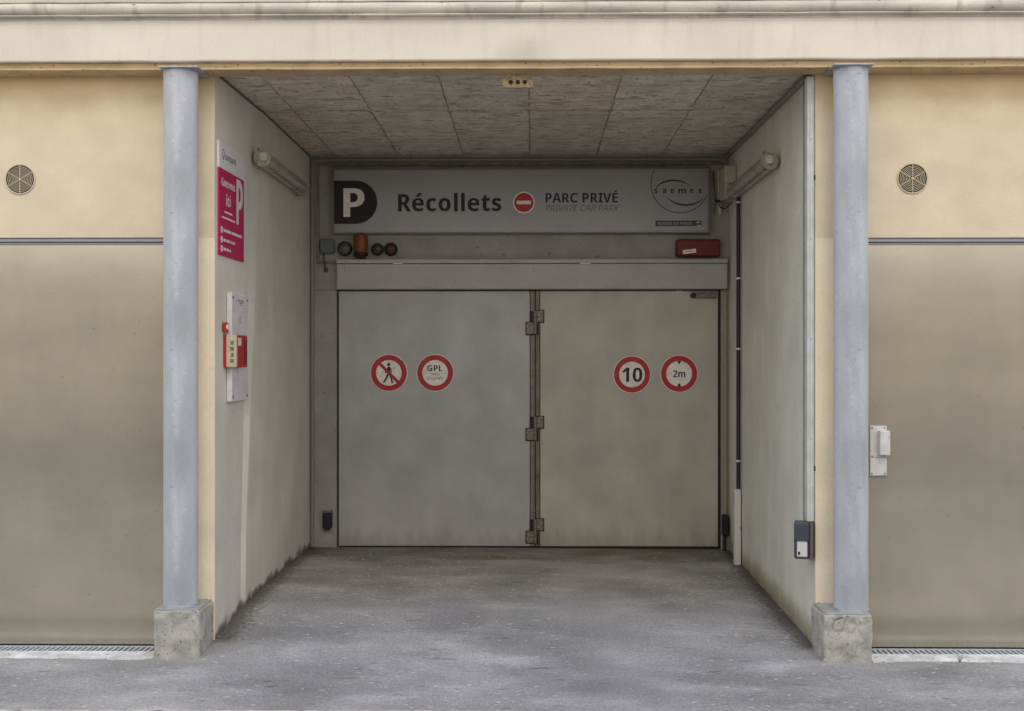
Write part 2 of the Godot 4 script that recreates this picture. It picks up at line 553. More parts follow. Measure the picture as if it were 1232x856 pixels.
	for side in [0, 1]:
		var w := 832
		var h := 896
		var a := grain(w, h, 0.004, 140 + side * 9, 4)
		var hz := grain(w, h, 0.008, 141 + side * 9, 4, 4, 1)
		var vt := grain(w, h, 0.02, 142 + side * 9, 4, 1, 8)
		var sp := grain(w, h, 0.06, 143 + side * 9, 3)
		var marks := PackedByteArray()
		marks.resize(w * h)
		var rng := RandomNumberGenerator.new()
		rng.seed = 21 + side
		for k in 46:
			var p := Vector2(rng.randf() * w, h * (0.25 + 0.75 * rng.randf()))
			var d := Vector2.from_angle(rng.randfn(0.0, 0.5) + (PI / 2 if k % 5 == 0 else 0.0))
			var bright := rng.randi_range(60, 200)
			for l in rng.randi_range(3, 16):
				p += d
				d = d.rotated(rng.randfn(0.0, 0.10))
				if p.x > 1 and p.x < w - 1 and p.y > 1 and p.y < h - 1:
					marks[int(p.y) * w + int(p.x)] = bright
		M["sheet_%d" % side] = uv_mat(tex_from(w, h, func(x: int, y: int) -> Color:
			var i := y * w + x
			var t := 1.0 - float(y) / h
			var v := 1.0 + (a[i] / 255.0 - 0.5) * 0.07 + (hz[i] / 255.0 - 0.5) * 0.05 + (vt[i] / 255.0 - 0.5) * 0.02
			var c := Color(0.745, 0.71, 0.635) * v
			c = c.lerp(Color(0.72, 0.70, 0.66) * v, clampf(a[(i * 7 + 991) % (w * h)] / 255.0 - 0.3, 0.0, 0.5))
			var splash := smoothstep(0.085, 0.055, t + (hz[i] / 255.0 - 0.5) * 0.02) * (0.55 + 0.45 * smoothstep(0.02, 0.06, t))
			c = c.lerp(Color(0.55, 0.53, 0.46), splash * 0.3)
			var k := clampf((0.18 - sp[i] / 255.0) * 9.0, 0.0, 1.0)
			c = c.lerp(Color(0.42, 0.38, 0.32), k * 0.3)
			return c.lerp(Color(0.88, 0.85, 0.79), marks[i] / 255.0 * 0.5)), 0.17)
		M["sheet_%d" % side].metallic = 0.5
		M["sheet_%d" % side].normal_enabled = true
		M["sheet_%d" % side].normal_texture = bumps(256, 0.012, 82 + side, 1.2, 2)
		M["sheet_%d" % side].normal_scale = 0.07
	M.rail = mat(Color(0.60, 0.60, 0.62), 0.4, 0.6)
	M.leaf = tri_mat(mottled(1024, Color(0.715, 0.69, 0.635), 0.09, 0.025, 85, Color(0.97, 0.98, 1.0), 0.10, 0.06), 2.4, 0.42)
	for leaf in [0, 1]:
		var w := 640
		var h := 864
		var a := grain(w, h, 0.005, 120 + leaf * 9, 5)
		var st2 := grain(w, h, 0.02, 121 + leaf * 9, 4, 1, 6)
		var sp := grain(w, h, 0.05, 122 + leaf * 9, 3)
		var fn := grain(w, h, 0.2, 123 + leaf * 9, 2)
		M["leaf_%d" % leaf] = uv_mat(tex_from(w, h, func(x: int, y: int) -> Color:
			var i := y * w + x
			var t := 1.0 - float(y) / h
			var v := 1.0 + (a[i] / 255.0 - 0.5) * 0.12 + (st2[i] / 255.0 - 0.5) * 0.022 + (fn[i] / 255.0 - 0.5) * 0.025
			var c := (Color(0.715, 0.71, 0.69) if leaf == 0 else Color(0.73, 0.71, 0.65)) * v
			c = c.lerp(c * Color(1.03, 1.0, 0.93), a[(i * 3) % (w * h)] / 255.0 * 0.2)
			var k := clampf((0.20 - sp[i] / 255.0) * 9.0, 0.0, 1.0)
			c = c.lerp(Color(0.36, 0.34, 0.30), k * (0.22 + 0.4 * smoothstep(0.10, 0.0, t)))
			var dirt := smoothstep(0.07, 0.0, t + (st2[i] / 255.0 - 0.5) * 0.08)
			return c.lerp(Color(0.42, 0.40, 0.35), dirt * 0.22)), 0.42)
	M.header = tri_mat(mottled(512, Color(0.70, 0.69, 0.66), 0.08, 0.03, 87, Color(1, 0.98, 1), 0.1, 0.05), 1.6, 0.5)
	M.strip = tri_mat(mottled(256, Color(0.54, 0.52, 0.47), 0.4, 0.1, 92, Color(0.9, 0.86, 0.8), 0.4, 0.0, 1, 2), 0.6, 0.5, null, 1.0, 0.1)
	M.hinge = tri_mat(mottled(128, Color(0.50, 0.485, 0.445), 0.6, 0.2, 89, Color(0.96, 0.91, 0.86)), 0.1, 0.5, null, 1.0, 0.3)
	M.pin = mat(Color(0.16, 0.14, 0.12), 0.5, 0.4)
	M.dark = mat(Color(0.10, 0.095, 0.09), 0.7)
	M.channel_dark = mat(Color(0.05, 0.05, 0.055), 0.9)  # near-black of the drain channel under the bars
	M.black = mat(Color(0.10, 0.105, 0.11), 0.5)
	M.sign_face = tri_mat(mottled(256, Color(0.60, 0.60, 0.60), 0.06, 0.02, 91), 1.5, 0.36, null, 1.0, 0.15)
	M.sign_frame = mat(Color(0.48, 0.47, 0.45), 0.4, 0.3)
	M.ink = mat(Color(0.13, 0.12, 0.12), 0.6)
	M.ink_grey = mat(Color(0.40, 0.39, 0.385), 0.6)
	M.ink_mid = mat(Color(0.27, 0.265, 0.26), 0.6)
	M.ink_faint = mat(Color(0.40, 0.395, 0.39), 0.6)
	M.white = mat(Color(0.84, 0.83, 0.80), 0.5)
	M.sign_white = tri_mat(mottled(256, Color(0.95, 0.93, 0.895), 0.10, 0.05, 93, Color(1, 0.98, 0.93), 0.15), 0.5, 0.5)
	M.red = tri_mat(mottled(256, Color(0.70, 0.13, 0.15), 0.14, 0.05, 95, Color(1.0, 0.95, 0.95), 0.05, 0.3), 0.5, 0.45)
	M.alarm_red = mat(Color(0.43, 0.085, 0.085), 0.45)
	M.pink = mat(Color(0.72, 0.10, 0.34), 0.45)
	M.poster_white = mat(Color(0.86, 0.85, 0.85), 0.5)
	M.box_white = tri_mat(mottled(256, Color(0.86, 0.86, 0.87), 0.10, 0.04, 97, Color(1, 0.98, 0.94), 0.12), 0.5, 0.5)
	M.trunk = tri_mat(mottled(256, Color(0.80, 0.82, 0.81), 0.10, 0.03, 98, Color(1, 0.99, 0.95), 0.15), 0.6, 0.5)
	M.old_white = tri_mat(mottled(256, Color(0.76, 0.75, 0.70), 0.2, 0.05, 99, Color(1, 0.97, 0.9), 0.2), 0.4, 0.6)
	M.beige = tri_mat(mottled(256, Color(0.80, 0.77, 0.69), 0.2, 0.1, 101, Color(0.98, 0.94, 0.86), 0.3), 0.15, 0.7)
	M.tube_cover = mat(Color(0.80, 0.80, 0.76, 0.2), 0.15)
	M.tube_cover.transparency = BaseMaterial3D.TRANSPARENCY_ALPHA
	M.tube_inner = mat(Color(0.80, 0.79, 0.74), 0.4)
	M.tray = tri_mat(mottled(256, Color(0.64, 0.625, 0.57), 0.3, 0.1, 103, Color(1, 0.97, 0.9), 0.3), 0.3, 0.6)
	M.pipe = mat(Color(0.56, 0.545, 0.50), 0.55)
	M.pipe_pale = mat(Color(0.62, 0.58, 0.48), 0.6)
	M.pipe_dark = mat(Color(0.17, 0.155, 0.14), 0.55)
	M.clip = mat(Color(0.90, 0.90, 0.88), 0.5)
	M.grey_box = mat(Color(0.40, 0.42, 0.41), 0.55)
	M.grey_lens = mat(Color(0.33, 0.31, 0.30), 0.3)
	M.orange = mat(Color(0.50, 0.245, 0.10), 0.45)
	M.green_lens = mat(Color(0.20, 0.235, 0.19), 0.4)
	M.red_lens = mat(Color(0.26, 0.14, 0.12), 0.4)
	M.reader = mat(Color(0.26, 0.28, 0.32), 0.4)
	M.reader_side = mat(Color(0.40, 0.355, 0.32), 0.5)
	M.grate = tri_mat(mottled(256, Color(0.76, 0.78, 0.82), 0.2, 0.08, 105), 0.4, 0.5, null, 1.0, 0.2)
	M.vent = mat(Color(0.80, 0.74, 0.64), 0.6)
	M.vent_dark = mat(Color(0.20, 0.165, 0.12), 0.8)
	M.bracket = tri_mat(mottled(128, Color(0.72, 0.68, 0.56), 0.3, 0.2, 107, Color(0.95, 0.85, 0.72), 0.4), 0.12, 0.7)
	M.grass = mat(Color(0.42, 0.48, 0.30), 0.8)
	M.facing = tri_mat(mottled(512, Color(0.78, 0.73, 0.65), 0.15, 0.05, 111), 3.0, 0.9)
	M.facing_base = mat(Color(0.13, 0.125, 0.12), 0.8)
	M.glass = mat(Color(0.10, 0.12, 0.14), 0.1)

# ---------------------------------------------------------------- the place
const FLOOR_L := [[-5.0, -0.122], [-6.7, -0.115], [-6.97, -0.082], [-7.34, -0.045], [-7.65, 0.005], [-8.04, 0.024], [-8.6, 0.028], [-9.95, 0.034], [-10.4, 0.034]]
const FLOOR_R := [[-5.0, -0.122], [-6.7, -0.122], [-7.0, -0.110], [-7.5, -0.084], [-8.04, -0.062], [-8.65, -0.039], [-9.35, -0.012], [-9.95, 0.020], [-10.4, 0.020]]

func along(t: Array, z: float) -> float:
	for i in t.size() - 1:
		if z <= t[i][0] and z >= t[i + 1][0]:
			return lerpf(t[i][1], t[i + 1][1], (t[i][0] - z) / (t[i][0] - t[i + 1][0]))
	return t[0][1]

func floor_y(x: float, z: float) -> float:
	var y := lerpf(along(FLOOR_L, z), along(FLOOR_R, z), clampf((x + 1.88) / 3.58, 0.0, 1.0))
	y = lerpf(y, -0.122, clampf((maxf(-1.90 - x, x - 1.71)) / 0.16, 0.0, 1.0))
	if z < -6.93 and (x < -2.15 or x > 1.95):
		y = -0.20
	return y

func side_wall(z0: float, z1: float, x0: float, x1: float, y0: float, y1: float, face: float, back: float) -> SurfaceTool:
	# a wall running in depth: its painted face from (x0, z0) at the street to (x1, z1), the rest a plain block to `back`
	var st := mb()
	var n := Vector3(face, 0, 0)
	var uv := func(y: float, z: float) -> Vector2: return Vector2((z + 10.0) / 3.0, 1.0 - (y + 0.15) / 3.5)
	var a := Vector3(x0, y0, z0); var b := Vector3(x1, y0, z1); var c := Vector3(x1, y1, z1); var d := Vector3(x0, y1, z0)
	tri(st, a, b, c, n, n, n, uv.call(y0, z0), uv.call(y0, z1), uv.call(y1, z1))
	tri(st, a, c, d, n, n, n, uv.call(y0, z0), uv.call(y1, z1), uv.call(y1, z0))
	var e := Vector3(back, y0, z0); var f := Vector3(back, y1, z0); var g := Vector3(back, y0, z1); var h := Vector3(back, y1, z1)
	quad(st, a, d, f, e, Vector3(0, 0, 1))
	quad(st, b, c, h, g, Vector3(0, 0, -1))
	quad(st, e, f, h, g, Vector3(-face, 0, 0))
	quad(st, d, c, h, f, Vector3(0, 1, 0))
	quad(st, a, b, g, e, Vector3(0, -1, 0))
	return st

func _ready() -> void:
	var cam := Camera3D.new()
	cam.name = "camera"
	cam.projection = Camera3D.PROJECTION_FRUSTUM
	cam.near = 0.1
	cam.far = 400.0
	cam.size = 0.1 * 856.0 / 1410.0
	cam.frustum_offset = Vector2(0, 0.1 * 9.0 / 1410.0)
	cam.position = Vector3(0, 1.6, 0)
	cam.rotation.y = atan(21.0 / 1410.0)
	add_child(cam)
	cam.current = true
	var we := WorldEnvironment.new()
	we.name = "environment"
	var env := Environment.new()
	env.background_mode = Environment.BG_SKY
	var sm := ProceduralSkyMaterial.new()
	sm.sky_top_color = Color(0.74, 0.79, 0.87)
	sm.sky_horizon_color = Color(1.0, 0.975, 0.94)
	sm.sky_curve = 0.4
	sm.ground_bottom_color = Color(0.35, 0.35, 0.35)
	sm.ground_horizon_color = Color(0.6, 0.6, 0.6)
	sm.sun_angle_max = 0.1
	var sky := Sky.new()
	sky.sky_material = sm
	env.sky = sky
	env.tonemap_mode = Environment.TONE_MAPPER_LINEAR
	env.tonemap_exposure = 2.0
	env.sdfgi_enabled = true
	env.ssao_enabled = true
	env.ssil_enabled = true
	we.environment = env
	add_child(we)
	var sun := DirectionalLight3D.new()
	sun.name = "sun"
	sun.light_energy = 0.16
	sun.light_color = Color(1.0, 0.97, 0.92)
	sun.light_angular_distance = 24.0
	sun.shadow_enabled = true
	sun.rotation_degrees = Vector3(-50, 8, 0)
	add_child(sun)

	font_bold = SystemFont.new()
	font_bold.font_names = PackedStringArray(["Droid Sans"])
	font_bold.font_weight = 700
	font_plain = SystemFont.new()
	font_plain.font_names = PackedStringArray(["Droid Sans"])
	make_materials()
	ground()
	building()
	opposite()
	columns()
	metal_gates()
	drains()
	garage_gate()
	entrance_sign()
	road_signs()
	back_wall_things()
	left_wall_things()
	right_wall_things()
	front_things()

func ground() -> void:
	var st := mb()
	quad(st, Vector3(-120, -0.24, -120), Vector3(120, -0.24, -120), Vector3(120, -0.24, 120), Vector3(-120, -0.24, 120), Vector3.UP)
	struct("ground", st, M.road)
	# the pavement runs into the entrance as a low ramp
	st = mb()
	plan_uv = true
	var nx := 100
	var nz := 90
	var bump := FastNoiseLite.new()
	bump.seed = 3
	bump.frequency = 0.8
	var p := func(i: int, j: int) -> Vector3:
		var x := -5.0 + 10.0 * i / nx
		var z := -10.2 + 4.45 * j / nz
		return Vector3(x, floor_y(x, z) + bump.get_noise_2d(x, z) * 0.004, z)
	var nrm := func(i: int, j: int) -> Vector3:
		return ((p.call(i, j + 1) - p.call(i, j - 1)) as Vector3).cross(p.call(i + 1, j) - p.call(i - 1, j)).normalized()
	var uv := func(i: int, j: int) -> Vector2: return Vector2(float(i) / nx, float(j) / nz * 4.45 / 4.5)
	for i in nx:
		for j in nz:
			tri(st, p.call(i, j), p.call(i + 1, j), p.call(i + 1, j + 1), nrm.call(i, j), nrm.call(i + 1, j), nrm.call(i + 1, j + 1), uv.call(i, j), uv.call(i + 1, j), uv.call(i + 1, j + 1))
			tri(st, p.call(i, j), p.call(i + 1, j + 1), p.call(i, j + 1), nrm.call(i, j), nrm.call(i + 1, j + 1), nrm.call(i, j + 1), uv.call(i, j), uv.call(i + 1, j + 1), uv.call(i, j + 1))
	st.generate_tangents()
	plan_uv = false
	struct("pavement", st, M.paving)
	# kerb of long stones along the street
	var kerb := Node3D.new()
	kerb.name = "kerb"
	kerb.set_meta("kind", "structure")
	add_child(kerb, true)
	for k in 12:
		obj("kerb_stone", box(Vector3(-6.0 + k, -0.24, -5.785), Vector3(-5.004 + k, -0.119 + 0.002 * (k % 3), -5.58), 0.012), M.kerb, kerb)
	# pale concrete bedding in front of the drains, with a ragged edge
	for s in [[-5.0, -2.19], [1.975, 5.0]]:
		st = mb()
		var nzz := FastNoiseLite.new()
		nzz.seed = 8
		nzz.frequency = 1.6
		var n := 60
		var prev := Vector3.ZERO
		for k in n + 1:
			var x: float = lerpf(s[0], s[1], float(k) / n)
			var f := Vector3(x, -0.1175, -6.775 + 0.035 * nzz.get_noise_1d(x * 2.0))
			if k:
				quad(st, Vector3(prev.x, -0.1125, -6.926), Vector3(x, -0.1125, -6.926), f, prev, Vector3.UP)
				quad(st, prev, f, f - Vector3(0, 0.01, 0), prev - Vector3(0, 0.01, 0), Vector3(0, 0, 1))
			prev = f
		struct("drain_bedding", st, M.edging)

func building() -> void:
	var b := thing("car_park_building", "long cream building with a pale fascia, opening into a grey car park entrance", "building", Vector3(0, -0.12, -7.06))
	# roof-side storeys above the picture, so that light comes from the street only
	part("upper_storey", box(Vector3(-9, 3.80, -14), Vector3(9, 9.5, -7.0)), M.stucco, b)
	var f := part("fascia", sweep([Vector2(-6.875, 3.640), Vector2(-6.880, 3.628), Vector2(-6.880, 3.388), Vector2(-6.884, 3.381), Vector2(-6.905, 3.380), Vector2(-7.2, 3.380)], -4.0, 4.0, 220, 0.003, 5), M.fascia, b)
	for s in [-1, 1]:
		part("fascia", box(Vector3(4.0 if s > 0 else -9.0, 3.380, -7.4), Vector3(9.0 if s > 0 else -4.0, 3.79, -6.88)), M.stucco, b)
	# roll moulding: lip, torus, shadow gap, flat above
	var pr := [Vector2(-6.80, 3.80), Vector2(-6.862, 3.80), Vector2(-6.862, 3.724), Vector2(-6.878, 3.721)]
	for k in 11:
		var a := deg_to_rad(80.0 - 160.0 * k / 10.0)
		pr.append(Vector2(-6.876 + 0.038 * cos(a), 3.6845 + 0.0345 * sin(a)))
	pr.append_array([Vector2(-6.868, 3.647), Vector2(-6.846, 3.646), Vector2(-6.842, 3.641), Vector2(-6.846, 3.636), Vector2(-6.872, 3.634), Vector2(-6.876, 3.622), Vector2(-6.884, 3.619)])
	pr.remove_at(0)
	part("roll_moulding", sweep(pr, -4.0, 4.0, 200, 0.0022, 9), M.roll, b)
	part("lintel_core", box(Vector3(-4.0, 3.383, -7.5), Vector3(4.0, 3.80, -6.935)), M.stucco, b)
	part("lintel", sweep([Vector2(-6.93, 3.383), Vector2(-6.918, 3.379), Vector2(-6.916, 3.350), Vector2(-6.902, 3.346), Vector2(-6.901, 3.337), Vector2(-6.905, 3.334), Vector2(-7.06, 3.333), Vector2(-7.06, 3.365), Vector2(-7.2, 3.376)], -4.6, 4.6, 180, 0.003, 14), M.lintel, b)
	# cream panels above the metal gates and the narrow piers beside the opening
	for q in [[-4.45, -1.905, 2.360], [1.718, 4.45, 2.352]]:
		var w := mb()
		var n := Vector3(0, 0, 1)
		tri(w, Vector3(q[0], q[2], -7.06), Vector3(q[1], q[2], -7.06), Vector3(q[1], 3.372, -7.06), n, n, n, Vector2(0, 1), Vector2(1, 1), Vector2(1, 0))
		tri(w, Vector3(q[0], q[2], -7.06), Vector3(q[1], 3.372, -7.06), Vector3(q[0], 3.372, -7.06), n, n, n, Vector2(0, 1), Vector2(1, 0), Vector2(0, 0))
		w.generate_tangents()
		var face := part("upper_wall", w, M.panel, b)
		part("core", box(Vector3(q[0], q[2], -7.36), Vector3(q[1], 3.372, -7.061), 0.0005), M.stucco, face)
	part("pier", box(Vector3(-2.165, -0.2, -7.36), Vector3(-1.905, 2.360, -7.06), 0.002), M.pier, b)
	part("pier", box(Vector3(1.718, -0.2, -7.36), Vector3(1.972, 2.352, -7.06), 0.002), M.pier, b)
	for s in [-1, 1]:
		part("end_wall", box(Vector3(4.45 if s > 0 else -9.0, -0.24, -14), Vector3(9.0 if s > 0 else -4.45, 3.38, -7.06)), M.stucco, b)
	# the entrance: left wall in two depths, right wall, back wall round the gate
	var lw := part("left_wall", side_wall(-7.062, -8.2, -1.904, -1.873, -0.2, 3.45, 1.0, -2.16), M.side_0, b)
	part("left_wall", side_wall(-8.2, -10.3, -1.890, -1.890, -0.2, 3.45, 1.0, -2.16), M.side_0, b)
	# the thicker render on its rear part, with a leaning front edge and rounded head
	var st := mb()
	var edge := [Vector2(-7.625, -0.2), Vector2(-7.64, 0.5), Vector2(-7.70, 1.25), Vector2(-7.78, 2.0), Vector2(-7.90, 2.9), Vector2(-7.935, 3.10), Vector2(-7.97, 3.22), Vector2(-8.01, 3.32), Vector2(-8.04, 3.45)]
	var wu := func(y: float, z: float) -> Vector2: return Vector2((z + 10.0) / 3.0, 1.0 - (y + 0.15) / 3.5)
	for i in edge.size() - 1:
		var p: Vector2 = edge[i]; var q: Vector2 = edge[i + 1]
		var n := Vector3(1, 0, 0)
		var feather := func(e: Vector2) -> Vector2: return Vector2(e.x - lerpf(0.04, 0.16, clampf((e.y - 0.3) / 1.6, 0.0, 1.0)), e.y - (0.06 if e.y > 3.0 else 0.0))
		var pi: Vector2 = feather.call(p); var qi: Vector2 = feather.call(q)
		var P := Vector3(-1.868, pi.y, pi.x); var Q := Vector3(-1.868, qi.y, qi.x)
		var A := Vector3(-1.868, pi.y, -10.3); var B := Vector3(-1.868, qi.y, -10.3)
		tri(st, P, Q, B, n, n, n, wu.call(pi.y, pi.x), wu.call(qi.y, qi.x), wu.call(qi.y, -10.3))
		tri(st, P, B, A, n, n, n, wu.call(pi.y, pi.x), wu.call(qi.y, -10.3), wu.call(pi.y, -10.3))
		var out := func(e: Vector2) -> Vector3: return Vector3(minf(-1.8695, lerpf(-1.905, -1.874, (-7.062 - e.x) / 1.138)), e.y, e.x)
		var PO: Vector3 = out.call(p); var QO: Vector3 = out.call(q)
		var m := (PO - P).cross(Q - P).normalized()
		m = m if m.x > 0 else -m
		tri(st, P, Q, QO, m, m, m, wu.call(pi.y, pi.x), wu.call(qi.y, qi.x), wu.call(q.y, q.x))
		tri(st, P, QO, PO, m, m, m, wu.call(pi.y, pi.x), wu.call(q.y, q.x), wu.call(p.y, p.x))
	part("render_coat", st, M.side_0, b)
	part("right_wall", side_wall(-7.062, -10.3, 1.716, 1.690, -0.2, 3.45, -1.0, 1.97), M.side_1, b)
	part("back_wall", box(Vector3(-1.90, 2.222, -10.14), Vector3(1.70, 3.45, -9.94), 0.002), M.back, b)
	part("jamb", box(Vector3(-1.90, -0.2, -10.14), Vector3(-1.640, 2.220, -9.94), 0.004), M.back, b)
	part("jamb", box(Vector3(1.622, -0.2, -10.14), Vector3(1.70, 2.220, -9.94), 0.004), M.back, b)
	part("light_stop", box(Vector3(-2.1, -0.2, -10.4), Vector3(2.0, 3.5, -10.16)), M.dark, b)  # unseen dark slab added to stop light leaking through the gate gaps
	# ceiling: formwork fields with open joints
	var c := part("ceiling", box(Vector3(-2.1, 3.384, -10.3), Vector3(1.95, 3.55, -7.19), 0.001), M.ceiling, b)
	var xs := [-1.915, -1.655, -1.112, -0.562, 0.0, 0.567, 1.125, 1.725]
	var zs := [-7.19, -8.205, -9.96]
	var rng := RandomNumberGenerator.new()
	rng.seed = 4
	var tones := []
	for k in 4:
		var m: StandardMaterial3D = M.ceiling.duplicate()
		m.albedo_color = [Color(1, 1, 1), Color(0.94, 0.94, 0.945), Color(1.0, 0.975, 0.95), Color(0.97, 0.975, 0.98)][k]
		m.uv1_offset = Vector3(0.37, 0.21, 0.53) * k
		tones.append(m)
	for i in 7:
		for j in 2:
			var y := 3.370 + rng.randf_range(-0.0025, 0.0025)
			var pts := PackedVector2Array()
			var cs := [Vector2(xs[i], zs[j + 1]), Vector2(xs[i + 1], zs[j + 1]), Vector2(xs[i + 1], zs[j]), Vector2(xs[i], zs[j])]
			for k in 4:
				var p: Vector2 = cs[k]
				var q: Vector2 = cs[(k + 1) % 4]
				var inward := (q - p).orthogonal().normalized() * -1.0
				var nn := 14 if k % 2 else 8
				for l in nn:
					var gap := 0.012 if k % 2 == 0 else 0.0055
					if l > 0:
						gap += maxf(0.0, rng.randfn(0.0, 0.0042))
					pts.append(p.lerp(q, (l + rng.randf_range(0.0, 0.5)) / nn) + inward * gap + (q - p).normalized() * (gap if l == 0 else 0.0))
			var pm := mb()
			prism(pm, pts, -3.386, -y)
			var pn := part("ceiling_panel", pm, tones[rng.randi() % 4], c)
			pn.transform = Transform3D(Basis(Vector3(1, 0, 0), Vector3(0, 0, 1), Vector3(0, -1, 0)), pn.position)

func opposite() -> void:
	# an unseen wall added across the street to shape facade light and gate reflections
	var b := thing("unseen_street_wall", "unseen long plain beige wall with a dark base, added across the street", "wall", Vector3(0, -0.12, 4.3))
	part("wall", box(Vector3(-30, 0.62, 4.3), Vector3(30, 3.2, 4.7)), M.facing, b)
	part("base", box(Vector3(-30, -0.24, 4.22), Vector3(30, 0.62, 4.7)), M.facing_base, b)
	part("coping", box(Vector3(-30, 3.2, 4.24), Vector3(30, 3.3, 4.76), 0.02), M.facing, b)

func columns() -> void:
	var spec := [
		["round blue-grey steel column on a concrete plinth, left of the entrance", -2.064, -2.182, -1.911, 0.163, 301, -2.046],
		["round blue-grey steel column on a concrete plinth, right of the entrance", 1.886, 1.692, 1.971, 0.150, 344, 1.876]]
	var crack_line := PackedVector2Array([Vector2(1.80, 0.13), Vector2(1.755, 0.115), Vector2(1.742, 0.085), Vector2(1.748, 0.06), Vector2(1.765, 0.052), Vector2(1.79, 0.05), Vector2(1.806, 0.062), Vector2(1.812, 0.09), Vector2(1.825, 0.115), Vector2(1.832, 0.145)])
	for s in spec:
		var t := thing("steel_column", s[0], "column", Vector3(s[1], -0.122, -6.905), "columns beside the entrance")
		var st := mb()
		lathe(st, [Vector2(0.0995, s[4] + 0.009), Vector2(0.0995, 3.328)], 56, Transform3D(Basis.IDENTITY, Vector3(s[1], 0, -6.905)))
		part("shaft", st, M.column, t)
		st = mb()
		lathe(st, [Vector2(0.0, s[4] + 0.018), Vector2(0.103, s[4] + 0.018), Vector2(0.1045, s[4] + 0.014), Vector2(0.1055, s[4] + 0.009)], 40, Transform3D(Basis.IDENTITY, Vector3(s[1], 0, -6.905)))
		part("weld_collar", st, M.steel_plate, t)
		var cap := part("cap_plate", box(Vector3(s[6] - 0.116, 3.322, -7.055), Vector3(s[6] + 0.116, 3.333, -6.790), 0.002), M.steel_plate, t)
		var base := part("base_plate", box(Vector3(s[2] + 0.012, s[4] - 0.004, -7.056), Vector3(s[3] - 0.010, s[4] + 0.009, -6.772), 0.002), M.steel_plate, t)
		for q in [[0.035, -6.80], [0.035, -7.03], [-0.035, -6.80], [-0.035, -7.03]]:
			st = mb()
			var px: float = (s[2] + q[0]) if q[0] > 0 else (s[3] + q[0])
			lathe(st, [Vector2(0, 0.017), Vector2(0.008, 0.017), Vector2(0.009, 0.015), Vector2(0.009, 0.008)], 6, Transform3D(Basis.IDENTITY, Vector3(px, s[4], q[1])))
			part("bolt", st, M.steel_plate, base)
		part("plinth", rough_block(Vector3(s[2], -0.20, -7.06), Vector3(s[3], s[4] - 0.002, -6.762), 0.013, 0.006, s[5], 52 if s[1] > 0 else 20, crack_line if s[1] > 0 else PackedVector2Array()), M.concrete, t)

func metal_gates() -> void:
	var spec := [
		["wide bronze-grey metal gate sheet under the cream panel, left of the entrance", -4.44, -2.168, 2.360],
		["wide bronze-grey metal gate sheet with a white lock box, right of the entrance", 1.975, 4.44, 2.352]]
	for s in spec:
		var t := thing("metal_gate", s[0], "gate", Vector3((s[1] + s[2]) * 0.5, -0.11, -7.09), "metal gates flanking the entrance")
		var sh := mb()
		var n := Vector3(0, 0, 1)
		var lo := Vector3(s[1] + 0.004, -0.1145, -7.13)
		var hi := Vector3(s[2] - 0.006, s[3] - 0.036, -7.088)
		bx(sh, lo, Vector3(hi.x, hi.y, hi.z - 0.001), 0.004)
		tri(sh, Vector3(lo.x + 0.005, lo.y + 0.005, hi.z), Vector3(hi.x - 0.005, lo.y + 0.005, hi.z), Vector3(hi.x - 0.005, hi.y - 0.005, hi.z), n, n, n, Vector2(0, 1), Vector2(1, 1), Vector2(1, 0))
		tri(sh, Vector3(lo.x + 0.005, lo.y + 0.005, hi.z), Vector3(hi.x - 0.005, hi.y - 0.005, hi.z), Vector3(lo.x + 0.005, hi.y - 0.005, hi.z), n, n, n, Vector2(0, 1), Vector2(1, 0), Vector2(0, 0))
		sh.generate_tangents()
		part("sheet", sh, M["sheet_0" if s[1] < 0 else "sheet_1"], t)
		part("top_rail", box(Vector3(s[1], s[3] - 0.026, -7.15), Vector3(s[2], s[3] - 0.002, -7.072), 0.003), M.rail, t)
		part("drip_edge", box(Vector3(s[1], s[3] - 0.037, -7.12), Vector3(s[2], s[3] - 0.031, -7.078), 0.001), M.header, t)
		part("backing", box(Vector3(s[1], -0.20, -7.34), Vector3(s[2], s[3], -7.16)), M.dark, t)

func drains() -> void:
	for s in [[-4.4, -2.190, "slotted galvanised drain grate at the foot of the left metal gate", 1.0], [1.978, 4.4, "slotted galvanised drain grate at the foot of the right metal gate", -1.0]]:
		var t := thing("drain_grate", s[2], "drain", Vector3((s[0] + s[1]) * 0.5, -0.12, -6.99), "drain grates")
		part("channel", box(Vector3(s[0], -0.178, -7.075), Vector3(s[1], -0.166, -6.928), 0.0005), M.channel_dark, t)
		part("rail", box(Vector3(s[0], -0.175, -6.941), Vector3(s[1], -0.1165, -6.926), 0.002), M.grate, t)
		part("rail", box(Vector3(s[0], -0.175, -7.076), Vector3(s[1], -0.1165, -7.060), 0.002), M.grate, t)
		var n := 40
		for k in n:
			var x: float = (s[1] - 0.02 - 0.032 * k) if s[3] > 0 else (s[0] + 0.02 + 0.032 * k)
			var st := mb()
			var p := PackedVector2Array()
			for q in [[-0.008, 0.0], [0.008, 0.0], [0.008, 0.120], [-0.008, 0.120]]:
				p.append(Vector2(x + q[0], q[1]))
			prism(st, p, -0.009, 0.0)
			part("bar", st, M.grate, t).transform = Transform3D(Basis(Vector3(1, 0, 0), Vector3(0, 0, -1), Vector3(0, 1, 0)), Vector3(0, -0.117, -6.940) - t.position)

